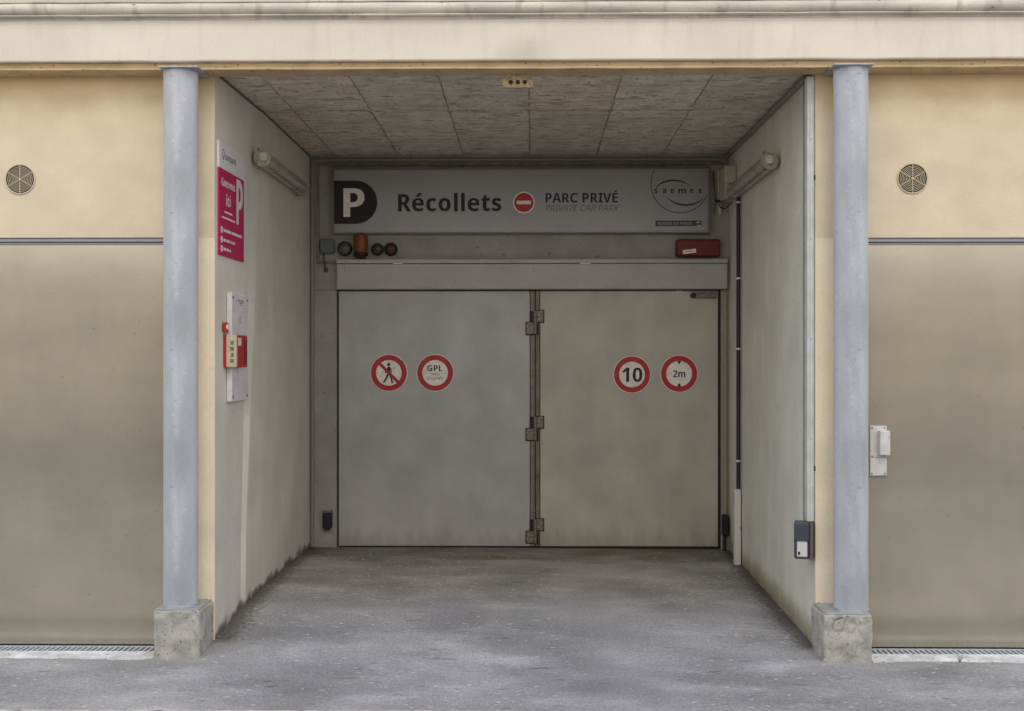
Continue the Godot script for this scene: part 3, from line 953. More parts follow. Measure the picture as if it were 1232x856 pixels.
func garage_gate() -> void:
	var t := thing("garage_gate", "grey two-leaf folding garage gate closing the entrance, with a deep header box", "gate", Vector3(0, 0.03, -9.95))
	var leaves := []
	for q in [[-1.626, 0.004], [0.090, 1.600]]:
		var w := mb()
		var n := Vector3(0, 0, 1)
		var y0 := 0.042
		var y1 := 2.214
		bx(w, Vector3(q[0], y0, -10.0), Vector3(q[1], y1, -9.9535), 0.004)
		# the sheet's face, a hair proud of its folded edges, gently bowed
		var nx := 24
		for i in nx:
			var x0: float = lerpf(q[0] + 0.006, q[1] - 0.006, float(i) / nx)
			var x1: float = lerpf(q[0] + 0.006, q[1] - 0.006, float(i + 1) / nx)
			var b0 := sin(PI * i / nx)
			var b1 := sin(PI * (i + 1) / nx)
			var n0 := Vector3(-0.004 * cos(PI * i / nx), 0, 1).normalized()
			var n1 := Vector3(-0.004 * cos(PI * (i + 1) / nx), 0, 1).normalized()
			var A := Vector3(x0, y0 + 0.006, -9.9528 + 0.001 * b0); var B := Vector3(x1, y0 + 0.006, -9.9528 + 0.001 * b1)
			var C := Vector3(x1, y1 - 0.006, -9.9528 + 0.001 * b1); var D := Vector3(x0, y1 - 0.006, -9.9528 + 0.001 * b0)
			var u0 := float(i) / nx; var u1 := float(i + 1) / nx
			tri(w, A, B, C, n0, n1, n1, Vector2(u0, 1), Vector2(u1, 1), Vector2(u1, 0))
			tri(w, A, C, D, n0, n1, n0, Vector2(u0, 1), Vector2(u1, 0), Vector2(u0, 0))
		leaves.append(part("gate_leaf", w, M["leaf_%d" % leaves.size()], t))
	var r: MeshInstance3D = leaves[1]
	part("edge_strip", box(Vector3(0.008, 0.042, -10.0), Vector3(0.046, 2.214, -9.950), 0.003), M.strip, t)
	part("edge_strip", box(Vector3(0.054, 0.042, -10.0), Vector3(0.086, 2.214, -9.950), 0.003), M.strip, t)
	part("seal", box(Vector3(0.040, 0.042, -9.99), Vector3(0.060, 2.214, -9.956), 0.003), M.pin, t)
	part("seal", box(Vector3(1.600, 0.03, -10.0), Vector3(1.622, 2.214, -9.962), 0.003), M.pin, t)
	for y in [1.945, 1.045, 0.175]:
		var st := mb()
		tube(st, [Vector3(0.050, y - 0.098, -9.936), Vector3(0.050, y + 0.098, -9.936)], 0.015, 12)
		tube(st, [Vector3(0.050, y - 0.006, -9.936), Vector3(0.050, y + 0.006, -9.936)], 0.019, 12)
		var h := part("hinge", st, M.hinge, t)
		st = mb()
		bx(st, Vector3(0.060, y + 0.004, -9.947), Vector3(0.118, y + 0.100, -9.936), 0.002)
		part("hinge_plate", st, M.hinge, h)
		st = mb()
		bx(st, Vector3(-0.026, y - 0.100, -9.947), Vector3(0.040, y - 0.004, -9.936), 0.002)
		part("hinge_plate", st, M.hinge, h)
		st = mb()
		bx(st, Vector3(0.004, y - 0.105, -9.949), Vector3(0.030, y + 0.098, -9.940), 0.001)
		bx(st, Vector3(0.056, y - 0.004, -9.951), Vector3(0.126, y + 0.106, -9.945), 0.001)
		bx(st, Vector3(-0.034, y - 0.109, -9.951), Vector3(0.040, y + 0.003, -9.945), 0.001)
		bx(st, Vector3(0.066, y - 0.11, -9.949), Vector3(0.078, y + 0.004, -9.938), 0.001)
		part("hinge_shadow", st, M.pin, h)  # dark slips painting the shadow gap round the hinge plates
	var hb := part("header_box", box(Vector3(-1.626, 2.224, -9.938), Vector3(1.662, 2.436, -9.862), 0.005), M.header, t)
	part("header_lip", box(Vector3(-1.630, 2.440, -9.938), Vector3(1.664, 2.474, -9.852), 0.004), M.header, t)
	for x in [-1.105, 0.468]:
		part("clip", box(Vector3(x - 0.042, 2.433, -9.852), Vector3(x + 0.042, 2.442, -9.846), 0.001), M.clip, hb)
	part("clip", box(Vector3(1.24, 2.200, -9.951), Vector3(1.30, 2.213, -9.945), 0.001), M.clip, r)
	# latch in the top corner
	var st := mb()
	bx(st, Vector3(1.40, 2.148, -9.951), Vector3(1.585, 2.200, -9.930), 0.004)
	bx(st, Vector3(1.50, 2.155, -9.930), Vector3(1.57, 2.172, -9.918), 0.003)
	var la := part("latch", st, M.hinge, r)
	st = mb()
	tube(st, [Vector3(1.385, 2.172, -9.951), Vector3(1.385, 2.172, -9.922)], 0.024, 16)
	part("latch_knob", st, M.pin, la)
	st = mb()
	bx(st, Vector3(-1.626, 0.0, -10.0), Vector3(1.600, 0.041, -9.962), 0.002)
	part("bottom_seal", st, M.dark, t)

func sign_xf(x: float, y: float, z: float) -> Transform3D:
	return Transform3D(Basis.IDENTITY, Vector3(x, y, z))

func entrance_sign() -> void:
	var t := thing("entrance_sign", "long grey car park sign reading Récollets above the garage gate", "sign", Vector3(-0.07, 2.69, -9.87))
	part("panel", box(Vector3(-1.652, 2.702, -9.938), Vector3(1.505, 3.232, -9.875), 0.002), M.sign_face, t)
	for q in [[Vector3(-1.668, 2.690, -9.938), Vector3(1.521, 2.7015, -9.868)], [Vector3(-1.668, 3.2325, -9.938), Vector3(1.521, 3.246, -9.868)], [Vector3(-1.668, 2.702, -9.938), Vector3(-1.6525, 3.232, -9.868)], [Vector3(1.5055, 2.702, -9.938), Vector3(1.521, 3.232, -9.868)]]:
		part("frame", box(q[0], q[1], 0.003), M.sign_frame, t)
	var Z := -9.875
	# the P badge: a dark shape, square on the left and round on the right
	var p := PackedVector2Array([Vector2(-1.650, 2.775), Vector2(-1.650, 3.140)])
	p.append_array(arc_pts(Vector2(-1.468, 2.9575), 0.1825, PI / 2, -PI / 2, 24))
	var st := mb()
	prism(st, p, Z - 0.002, Z + 0.002)
	var badge := part("badge", st, M.ink, t)
	st = mb()
	letters(st, "P", Vector2(-1.483, 2.955), 0.178, 0.242, Z + 0.0025)
	part("lettering", st, M.sign_white, badge)
	st = mb()
	letters(st, "Récollets", Vector2(-0.673, 2.957), 0.873, 0.155, Z + 0.0005)
	part("lettering", st, M.ink, t)
	# no entry disc
	st = mb()
	disc(st, Vector2(-0.047, 2.953), 0.092, Z - 0.001, Z + 0.0015)
	var ne := part("no_entry_disc", st, M.sign_white, t)
	st = mb()
	disc(st, Vector2(-0.047, 2.953), 0.081, Z, Z + 0.0025)
	part("red_field", st, M.red, ne)
	st = mb()
	prism(st, PackedVector2Array([Vector2(-0.107, 2.938), Vector2(0.013, 2.938), Vector2(0.013, 2.968), Vector2(-0.107, 2.968)]), Z, Z + 0.0035)
	part("white_bar", st, M.sign_white, ne)
	st = mb()
	letters(st, "PARC PRIVÉ", Vector2(0.440, 3.003), 0.610, 0.103, Z + 0.0005, true)
	part("lettering", st, M.ink, t)
	st = mb()
	letters(st, "PRIVATE CAR PARK", Vector2(0.446, 2.906), 0.612, 0.052, Z + 0.0005, false, 0.28)
	part("lettering", st, M.ink_faint, t)
	# operator's emblem: a thin circle cut by the frame, two strokes, spaced letters
	st = mb()
	var c := Vector2(1.268, 3.108)
	for i in 64:
		var a0 := TAU * i / 64.0
		var a1 := TAU * (i + 1) / 64.0
		var m := c + Vector2.from_angle((a0 + a1) * 0.5) * 0.245
		if m.y < 3.222 and m.x < 1.498:
			var q := arc_pts(c, 0.2485, a0, a1, 1)
			var q2 := arc_pts(c, 0.2415, a1, a0, 1)
			q.append_array(q2)
			prism(st, q, Z - 0.001, Z + 0.001)
	part("emblem_circle", st, M.ink_mid, t)
	st = mb()
	crescent(st, Vector2(1.215, 3.025), 0.165, 0.68, deg_to_rad(158), deg_to_rad(38), 0.017, Z - 0.001, Z + 0.0012)
	part("emblem_stroke", st, M.ink, t)
	st = mb()
	crescent(st, Vector2(1.315, 3.055), 0.175, 0.72, deg_to_rad(205), deg_to_rad(332), 0.017, Z - 0.001, Z + 0.0012)
	part("emblem_stroke", st, M.ink, t)
	st = mb()
	var word := "saemes"
	var at := [1.065, 1.135, 1.202, 1.285, 1.366, 1.436]
	for k in 6:
		letters(st, word[k], Vector2(at[k], 3.046), 0.062 if word[k] == "m" else 0.028, 0.039, Z + 0.0005)
	part("lettering", st, M.ink, t)
	st = mb()
	prism(st, PackedVector2Array([Vector2(1.060, 2.752), Vector2(1.448, 2.752), Vector2(1.448, 2.798), Vector2(1.060, 2.798)]), Z - 0.001, Z + 0.001)
	var bar := part("label_bar", st, M.ink_mid, t)
	st = mb()
	letters(st, "MAIRIE DE PARIS", Vector2(1.222, 2.775), 0.285, 0.024, Z + 0.0015)
	part("lettering", st, M.sign_face, bar)
	st = mb()
	crescent(st, Vector2(1.420, 2.772), 0.016, 0.8, deg_to_rad(170), deg_to_rad(20), 0.008, Z, Z + 0.002)
	crescent(st, Vector2(1.424, 2.764), 0.014, 0.7, deg_to_rad(200), deg_to_rad(350), 0.008, Z, Z + 0.002)
	part("ship_mark", st, M.sign_white, bar)

func round_sign(label: String, x: float, y: float) -> Node3D:
	var t := thing("road_sign", label, "sign", Vector3(x, y, -9.952), "round red-ringed signs on the garage gate")
	var st := mb()
	lathe(st, [Vector2(0.0, 0.0105), Vector2(0.1575, 0.0105), Vector2(0.1595, 0.009), Vector2(0.1595, 0.0)], 56, Transform3D(Basis(Vector3(1, 0, 0), Vector3(0, 0, 1), Vector3(0, -1, 0)), Vector3.ZERO))
	obj("disc", st, M.sign_white, t)
	st = mb()
	annulus(st, Vector2.ZERO, 0.109, 0.153, 0.008, 0.0120)
	obj("red_ring", st, M.red, t)
	for k in [-1.0, 1.0]:
		st = mb()
		tube(st, [Vector3(k * 0.094, 0, 0.010), Vector3(k * 0.094, 0, 0.0135)], 0.004, 8)
		obj("rivet", st, M.strip, t)
	return t

func road_signs() -> void:
	var zf := 0.0108
	var t := round_sign("round sign with a struck-out walking figure, leftmost on the garage gate", -1.195, 1.516)
	var st := mb()
	disc(st, Vector2(-0.002, 0.071), 0.0135, 0.008, 0.0122, 20)
	prism(st, PackedVector2Array([Vector2(-0.010, 0.053), Vector2(0.006, 0.054), Vector2(0.016, 0.040), Vector2(0.024, 0.020), Vector2(0.026, 0.002), Vector2(0.019, -0.004), Vector2(0.016, 0.016), Vector2(0.010, 0.028), Vector2(0.012, 0.002), Vector2(0.026, -0.034), Vector2(0.034, -0.074), Vector2(0.044, -0.084), Vector2(0.022, -0.086), Vector2(0.014, -0.046), Vector2(-0.001, -0.018), Vector2(-0.018, -0.054), Vector2(-0.034, -0.078), Vector2(-0.036, -0.084), Vector2(-0.054, -0.082), Vector2(-0.048, -0.074), Vector2(-0.030, -0.046), Vector2(-0.013, -0.006), Vector2(-0.014, 0.014), Vector2(-0.024, 0.002), Vector2(-0.036, 0.000), Vector2(-0.034, 0.008), Vector2(-0.026, 0.012), Vector2(-0.016, 0.036)]), 0.008, 0.0122)
	obj("walking_figure", st, M.ink, t)
	st = mb()
	var d := Vector2(1, -1).normalized()
	var w := Vector2(1, 1).normalized() * 0.0125
	prism(st, PackedVector2Array([-d * 0.118 - w, d * 0.118 - w, d * 0.118 + w, -d * 0.118 + w]), 0.008, 0.0130)
	obj("red_slash", st, M.red, t)
	t = round_sign("round red-ringed sign reading GPL SANS SOUPAPE on the left gate leaf", -0.801, 1.516)
	st = mb()
	letters(st, "GPL", Vector2(-0.004, 0.040), 0.128, 0.050, zf)
	obj("lettering", st, M.ink, t)
	st = mb()
	letters(st, "SANS", Vector2(-0.002, -0.010), 0.078, 0.022, zf, false)
	letters(st, "SOUPAPE", Vector2(-0.001, -0.045), 0.140, 0.024, zf, false)
	obj("lettering", st, M.ink_mid, t)
	t = round_sign("round red-ringed sign with the number 10 on the right gate leaf", 0.869, 1.502)
	st = mb()
	letters(st, "10", Vector2(0.002, -0.002), 0.170, 0.122, zf)
	obj("lettering", st, M.ink, t)
	t = round_sign("round red-ringed height limit sign reading 2m, rightmost on the garage gate", 1.268, 1.509)
	st = mb()
	letters(st, "2m", Vector2(0.000, 0.000), 0.104, 0.060, zf)
	obj("lettering", st, M.ink, t)
	for s in [-1.0, 1.0]:
		st = mb()
		prism(st, PackedVector2Array([Vector2(-0.018, s * 0.108), Vector2(0.018, s * 0.108), Vector2(0.0, s * 0.078)]), 0.008, 0.0122)
		obj("triangle", st, M.ink, t)

func dome_lamp(called: String, label: String, x: float, y: float, r: float, lens: Material) -> void:
	var t := thing(called, label, "signal lamp", Vector3(x, y, -9.94), "unlit signal lamps over the gate")
	var face := Basis(Vector3(1, 0, 0), Vector3(0, 0, 1), Vector3(0, -1, 0))
	var st := mb()
	lathe(st, [Vector2(r, 0.0), Vector2(r, 0.03), Vector2(r * 0.92, 0.036)], 28, Transform3D(face, Vector3.ZERO))
	obj("housing", st, M.black, t)
	st = mb()
	var pr := []
	for k in 7:
		var a := PI / 2 * k / 6.0
		pr.append(Vector2(r * 0.92 * cos(a), 0.034 + r * 0.55 * sin(a)))
	lathe(st, pr, 28, Transform3D(face, Vector3.ZERO))
	obj("lens", st, lens, t)

func back_wall_things() -> void:
	# junction box with a hanging pull cord
	var t := thing("junction_box", "small grey junction box with a short hanging cord, left of the signal lamps", "junction box", Vector3(-1.713, 2.525, -9.94))
	part("box", box(Vector3(-1.776, 2.528, -9.938), Vector3(-1.652, 2.652, -9.885), 0.014), M.grey_box, t)
	part("lid", box(Vector3(-1.766, 2.538, -9.886), Vector3(-1.662, 2.642, -9.878), 0.006), M.grey_box, t)
	var st := mb()
	tube(st, [Vector3(-1.742, 2.53, -9.91), Vector3(-1.745, 2.48, -9.912), Vector3(-1.738, 2.43, -9.914), Vector3(-1.728, 2.40, -9.914)], 0.006, 8)
	part("cord", st, M.pipe_dark, t)
	st = mb()
	lathe(st, [Vector2(0, -0.024), Vector2(0.014, -0.02), Vector2(0.02, -0.004), Vector2(0.014, 0.014), Vector2(0.0, 0.02)], 14, sign_xf(-1.727, 2.392, -9.913))
	part("knob", st, M.grey_lens, t)
	dome_lamp("signal_lamp", "dull grey round signal lamp between the junction box and the orange beacon", -1.567, 2.570, 0.062, M.grey_lens)
	dome_lamp("signal_lamp", "dark green round signal lamp right of the orange beacon", -1.290, 2.564, 0.052, M.green_lens)
	dome_lamp("signal_lamp", "dark red round signal lamp, rightmost of the lamps over the left gate leaf", -1.176, 2.564, 0.056, M.red_lens)
	t = thing("warning_beacon", "upright orange warning beacon under the left end of the long sign", "beacon", Vector3(-1.424, 2.505, -9.9))
	st = mb()
	lathe(st, [Vector2(0.058, 2.503), Vector2(0.062, 2.51), Vector2(0.062, 2.528), Vector2(0.055, 2.532)], 28, sign_xf(-1.424, 0, -9.872))
	part("base", st, M.pin, t)
	st = mb()
	lathe(st, [Vector2(0.055, 2.532), Vector2(0.060, 2.56), Vector2(0.060, 2.645), Vector2(0.056, 2.672), Vector2(0.045, 2.688), Vector2(0.02, 2.696), Vector2(0, 2.697)], 28, sign_xf(-1.424, 0, -9.872))
	part("lens", st, M.orange, t)
	part("bracket", box(Vector3(-1.46, 2.49, -9.939), Vector3(-1.39, 2.504, -9.82), 0.003), M.pin, t)
	# red alarm box
	t = thing("alarm_box", "dark red wall box with a white sticker below the right end of the long sign", "alarm box", Vector3(1.417, 2.49, -9.94))
	part("case", box(Vector3(1.232, 2.496, -9.938), Vector3(1.602, 2.640, -9.845), 0.012), M.alarm_red, t)
	st = mb()
	prism(st, PackedVector2Array([Vector2(-0.055, -0.019), Vector2(0.055, -0.015), Vector2(0.055, 0.019), Vector2(-0.055, 0.015)]), -0.001, 0.0012)
	var k := obj("sticker", st, M.sign_white, t, Transform3D(Basis(Vector3(0, 0, 1), deg_to_rad(5)), Vector3(-0.075, 0.046, 0.0955)))
	st = mb()
	print_line(st, Vector2(-0.038, 0.0), 0.076, 0.008, 0.0014, 5)
	obj("print", st, M.ink_grey, k)
	# conduits
	st = mb()
	tube(st, [Vector3(-1.845, 0.04, -9.925), Vector3(-1.845, 3.30, -9.925), Vector3(-1.84, 3.318, -9.925), Vector3(-1.82, 3.325, -9.925), Vector3(1.60, 3.325, -9.925)], 0.014, 10)
	tag(obj("conduit", st, M.pipe), "thin grey conduit up the left back corner and along the top of the back wall", "conduit")
	t = thing("wall_rail", "grey flat rail framing the back wall above and left of the long sign", "rail", Vector3(0, 2.5, -9.935))
	part("top_bar", box(Vector3(-1.80, 3.276, -9.938), Vector3(1.64, 3.296, -9.915), 0.003), M.strip, t)
	part("side_bar", box(Vector3(-1.805, 2.462, -9.938), Vector3(-1.785, 3.276, -9.915), 0.003), M.strip, t)
	part("foot_bar", box(Vector3(-1.805, 2.444, -9.938), Vector3(-1.634, 2.461, -9.915), 0.003), M.strip, t)
	# light-barrier eyes at either side of the gate
	t = thing("gate_sensor", "small black rounded sensor low on the wall left of the gate", "sensor", Vector3(-1.713, 0.18, -9.94))
	st = mb()
	var p := PackedVector2Array([Vector2(-0.039, 0.162), Vector2(-0.039, 0.035)])
	p.append_array(arc_pts(Vector2(0, 0.039), 0.039, PI, TAU, 12))
	p.append(Vector2(0.039, 0.150))
	prism(st, p, 0.0, 0.05)
	obj("case", st, M.black, t)
	st = mb()
	bx(st, Vector3(-0.041, 0.150, 0.0), Vector3(0.041, 0.166, 0.056), 0.004)
	obj("hood", st, M.grey_box, t)
	t = thing("gate_sensor", "black sensor box low beside the right edge of the gate under a pale pipe", "sensor", Vector3(1.652, 0.13, -9.92))
	part("case", box(Vector3(1.622, 0.142, -9.938), Vector3(1.680, 0.322, -9.868), 0.012), M.black, t)
	st = mb()
	tube(st, [Vector3(1.645, -0.0, -9.91), Vector3(1.645, 0.145, -9.91)], 0.014, 8)
	part("lead", st, M.pipe_dark, t)
	st = mb()
	tube(st, [Vector3(1.655, 0.32, -9.922), Vector3(1.655, 2.21, -9.922)], 0.014, 10)
	tag(obj("vertical_pipe", st, M.pipe_pale), "pale thin vertical pipe right of the gate above the black sensor box", "pipe")

func side_basis(face: float) -> Basis:
	# turns the xy plane that faces +z to a wall that faces +x (face 1) or -x (face -1)
	return Basis(Vector3(0, 0, -face), Vector3.UP, Vector3(face, 0, 0))

func left_wall_things() -> void:
	# pink poster: local x runs into the depth
	var t := thing("parking_poster", "pink parking poster with a large white P and white top band on the left wall", "poster", Vector3(-1.8985, 2.262, -7.115))
	t.basis = Basis(Vector3.UP, deg_to_rad(-1.56)) * side_basis(1.0)
	var st := mb()
	bx(st, Vector3(0, 0.0, -0.006), Vector3(0.56, 0.698, 0.006), 0.001)
	obj("panel", st, M.pink, t)
	st = mb()
	bx(st, Vector3(-0.0008, 0.535, -0.0065), Vector3(0.5608, 0.6995, 0.0075), 0.0005)
	var band := obj("top_band", st, M.poster_white, t)
	st = mb()
	letters(st, "campark", Vector2(0.245, 0.615), 0.25, 0.058, 0.0078)
	annulus(st, Vector2(0.085, 0.632), 0.020, 0.027, 0.006, 0.0082, 20)
	disc(st, Vector2(0.085, 0.600), 0.012, 0.006, 0.0082, 14)
	obj("lettering", st, M.ink_grey, band)
	st = mb()
	letters(st, "P", Vector2(0.455, 0.375), 0.145, 0.29, 0.0066)
	letters(st, "Garez-vous", Vector2(0.20, 0.455), 0.30, 0.050, 0.0066)
	letters(st, "ici", Vector2(0.20, 0.355), 0.09, 0.075, 0.0066)
	# the small print is too small to read: word-long strokes
	print_line(st, Vector2(0.115, 0.275), 0.17, 0.015, 0.0066, 3)
	print_line(st, Vector2(0.06, 0.237), 0.29, 0.015, 0.0066, 4)
	var rows := [[5, 0.42, 0.158], [8, 0.26, 0.098], [6, 0.16, 0.042]]
	for r in rows:
		disc(st, Vector2(0.055, r[2]), 0.022, 0.005, 0.0072, 16)
		print_line(st, Vector2(0.095, r[2]), r[1], 0.022, 0.0066, r[0])
	obj("lettering", st, M.poster_white, t)
	# white notice board
	t = thing("notice_board", "tall narrow white board behind the red call point on the left wall", "board", Vector3(-1.895, 1.357, -7.296))
	t.basis = side_basis(1.0)
	st = mb()
	bx(st, Vector3(0, 0, 0), Vector3(0.425, 0.686, 0.034), 0.004)
	obj("panel", st, M.box_white, t)
	for q in [[0.03, 0.03], [0.395, 0.03], [0.03, 0.655], [0.395, 0.655]]:
		st = mb()
		tube(st, [Vector3(q[0], q[1], 0.033), Vector3(q[0], q[1], 0.039)], 0.009, 10)
		obj("screw", st, M.ink_grey, t)
	st = mb()
	for k in 3:
		bx(st, Vector3(0.15 + 0.03 * k, 0.640 - 0.014 * k, 0.0335), Vector3(0.30 - 0.02 * k, 0.646 - 0.014 * k, 0.0346), 0.0002)
	annulus(st, Vector2(0.21, 0.52), 0.018, 0.023, 0.0335, 0.0346, 18)
	obj("print", st, M.ink_grey, t)
	# call point
	t = thing("call_point", "beige and red fire call point box fixed across the white board", "call point", Vector3(-1.860, 1.573, -7.24))
	t.basis = side_basis(1.0)
	st = mb()
	bx(st, Vector3(0, 0, -0.034), Vector3(0.032, 0.203, 0.040), 0.004)
	obj("street_side", st, M.beige, t)
	st = mb()
	bx(st, Vector3(0.034, 0.0, 0.0), Vector3(0.290, 0.203, 0.040), 0.006)
	var body := obj("red_cover", st, M.red, t)
	st = mb()
	bx(st, Vector3(-0.006, -0.002, -0.035), Vector3(-0.0005, 0.205, -0.020), 0.001)
	obj("red_edge", st, M.red, t)
	st = mb()
	bx(st, Vector3(0.05, 0.135, 0.040), Vector3(0.125, 0.185, 0.0425), 0.001)
	obj("white_label", st, M.white, body)
	st = mb()
	bx(st, Vector3(0.215, 0.02, 0.040), Vector3(0.262, 0.175, 0.046), 0.003)
	obj("lever", st, M.alarm_red, body)
	st = mb()
	for k in 4:
		bx(st, Vector3(-0.0045, 0.03 + 0.037 * k, 0.005 + 0.004 * (k % 2)), Vector3(0.002, 0.052 + 0.037 * k, 0.026), 0.003)
	obj("corroded_latch", st, M.hinge, t)
	# red push button above it
	t = thing("push_button", "small red push button on the left wall just above the call point", "button", Vector3(-1.895, 1.79, -7.205))
	t.basis = side_basis(1.0)
	st = mb()
	bx(st, Vector3(0, 0, 0), Vector3(0.075, 0.062, 0.018), 0.003)
	obj("plate", st, M.red, t)
	st = mb()
	tube(st, [Vector3(0.036, 0.031, 0.017), Vector3(0.036, 0.031, 0.026)], 0.017, 14)
	obj("button", st, M.sign_white, t)
	tube_lamp("old tubular fluorescent lamp with a clear cover high on the left wall", -1.868, 1.0, -7.88, -9.28, 2.985)

func tube_lamp(label: String, wall_x: float, face: float, z0: float, z1: float, y: float) -> void:
	var t := thing("tube_lamp", label, "lamp", Vector3(wall_x, y, z0), "tubular lamps on the entrance walls")
	var x := wall_x + face * 0.065
	var st := mb()
	bx(st, Vector3(minf(wall_x, x - face * 0.03), y - 0.035, z1 + 0.05), Vector3(maxf(wall_x, x - face * 0.03), y + 0.035, z0 - 0.05), 0.004)
	part("tray", st, M.tray, t)
	st = mb()
	tube(st, [Vector3(x, y, z0 - 0.05), Vector3(x, y, z1 + 0.05)], 0.054, 24, false)
	part("cover", st, M.tube_cover, t)
	st = mb()
	tube(st, [Vector3(x + face * 0.008, y - 0.006, z0 - 0.05), Vector3(x + face * 0.008, y - 0.006, z1 + 0.06)], 0.019, 14)
	part("fluorescent_tube", st, M.tube_inner, t)
	for e in [[z0, -1.0], [z1, 1.0]]:
		st = mb()
		tube(st, [Vector3(x, y, e[0]), Vector3(x, y, e[0] + e[1] * 0.014), Vector3(x, y, e[0] + e[1] * 0.052)], 0.059, 24)
		var c := part("end_cap", st, M.tray, t)
		st = mb()
		tube(st, [Vector3(x + face * 0.012, y + 0.004, e[0] - e[1] * 0.03), Vector3(x + face * 0.012, y + 0.004, e[0] + e[1] * 0.004)], 0.028, 14)
		part("gland", st, M.old_white, c)
		st = mb()
		for a in 3:
			var d := Vector3(0, 0.066, 0).rotated(Vector3(0, 0, 1), TAU * a / 3.0 + 0.5)
			var w := Vector3(0.010, 0.010, 0.014)
			bx(st, Vector3(x, y, e[0] + e[1] * 0.03) + d - w, Vector3(x, y, e[0] + e[1] * 0.03) + d + w, 0.002)
		part("clamp", st, M.hinge, c)
	for z in [z0 - 0.3, z1 + 0.3]:
		st = mb()
		tube(st, [Vector3(x, y, z - 0.008), Vector3(x, y, z + 0.008)], 0.0565, 24, false)
		part("strap", st, M.hinge, t)

func right_wall_things() -> void:
	tube_lamp("old tubular fluorescent lamp high on the right wall in front of a white box", 1.700, -1.0, -7.98, -9.42, 2.975)
	var st := mb()
	tube(st, [Vector3(1.693, 3.349, -7.21), Vector3(1.672, 3.349, -9.86), Vector3(1.668, 3.345, -9.90), Vector3(1.64, 3.335, -9.905)], 0.016, 10)
	tag(obj("ceiling_pipe", st, M.pipe), "grey pipe along the edge between ceiling and right wall", "pipe")
	# pale trunking near the street edge of the right wall
	var t := thing("corner_trunking", "pale vertical cable trunking on the street edge of the right wall above the card reader", "cable trunking", Vector3(1.690, 0.64, -7.10))
	part("casing", box(Vector3(1.671, 0.645, -7.150), Vector3(1.712, 3.325, -7.070), 0.003), M.trunk, t)
	part("back_plate", box(Vector3(1.668, 0.645, -7.157), Vector3(1.712, 3.325, -7.151), 0.001), M.pin, t)
	for y in [2.70, 0.95]:
		part("screw", box(Vector3(1.7135, y, -7.09), Vector3(1.7195, y + 0.03, -7.061), 0.001), M.pin, t)
	# card reader
	t = thing("card_reader", "dark grey card reader with a white front panel on the right wall", "card reader", Vector3(1.665, 0.42, -7.11))
	t.rotation.y = deg_to_rad(-14)
	st = mb()
	bx(st, Vector3(-0.062, 0.0, -0.05), Vector3(0.030, 0.222, 0.05), 0.008)
	obj("case", st, M.reader, t)
	st = mb()
	bx(st, Vector3(0.032, -0.002, -0.05), Vector3(0.052, 0.222, 0.062), 0.003)
	obj("side_plate", st, M.reader_side, t)
	st = mb()
	bx(st, Vector3(-0.062, 0.112, 0.05), Vector3(0.028, 0.215, 0.066), 0.010)
	obj("lid", st, M.reader, t)
	st = mb()
	bx(st, Vector3(-0.044, 0.016, 0.049), Vector3(0.016, 0.110, 0.056), 0.004)
	var f := obj("white_panel", st, M.white, t)
	st = mb()
	bx(st, Vector3(-0.038, 0.026, 0.055), Vector3(-0.026, 0.046, 0.0575), 0.002)
	obj("slot", st, M.black, f)
	st = mb()
	bx(st, Vector3(-0.050, 0.004, 0.05), Vector3(0.020, 0.015, 0.062), 0.003)
	obj("bottom_lip", st, M.reader, t)
	# white trunking foot and the dark pipe that rises from it
	t = thing("white_trunking", "short white cable trunking standing on the floor at the foot of the dark pipe", "cable trunking", Vector3(1.662, -0.02, -9.40))
	part("casing", box(Vector3(1.636, -0.014, -9.43), Vector3(1.688, 0.592, -9.37), 0.003), M.white, t)
	part("screw", box(Vector3(1.682, 0.27, -9.3695), Vector3(1.6875, 0.29, -9.368), 0.0005), M.pin, t)
	t = thing("dark_pipe", "dark vertical pipe with small white clips on the right wall", "pipe", Vector3(1.672, 0.59, -9.40))
	st = mb()
	tube(st, [Vector3(1.672, 0.592, -9.40), Vector3(1.672, 2.93, -9.40)], 0.0165, 12)
	part("tube", st, M.pipe_dark, t)
	for y in [0.817, 1.713, 2.277, 2.885]:
		st = mb()
		tube(st, [Vector3(1.672, y - 0.007, -9.40), Vector3(1.672, y + 0.007, -9.40)], 0.0185, 12)
		part("clip", st, M.clip, t)
	# white box in the upper right corner, with the wires under it
	t = thing("cable_box", "tall off-white cable box in the upper right corner behind the tubular lamp", "cable box", Vector3(1.64, 2.93, -9.80))
	part("case", box(Vector3(1.598, 2.955, -9.90), Vector3(1.690, 3.215, -9.60), 0.004), M.old_white, t)
	part("duct", box(Vector3(1.588, 2.85, -9.935), Vector3(1.616, 3.225, -9.902), 0.003), M.old_white, t)
	t = thing("cable_joint", "black cable joint with loose wires below the off-white cable box", "cables", Vector3(1.63, 2.97, -9.90))
	st = mb()
	tube(st, [Vector3(1.560, 2.965, -9.88), Vector3(1.60, 2.958, -9.85), Vector3(1.65, 2.965, -9.70), Vector3(1.672, 2.94, -9.45)], 0.010, 8)
	part("joint", st, M.black, t)
	st = mb()
	tube(st, [Vector3(1.572, 2.965, -9.88), Vector3(1.56, 2.92, -9.88), Vector3(1.552, 2.86, -9.89)], 0.005, 6)
	tube(st, [Vector3(1.585, 2.96, -9.87), Vector3(1.60, 2.91, -9.86), Vector3(1.63, 2.885, -9.80), Vector3(1.66, 2.91, -9.6)], 0.005, 6)
	tube(st, [Vector3(1.565, 2.965, -9.88), Vector3(1.56, 3.06, -9.90), Vector3(1.556, 3.22, -9.93)], 0.005, 6)
	part("wire", st, M.pipe_dark, t)

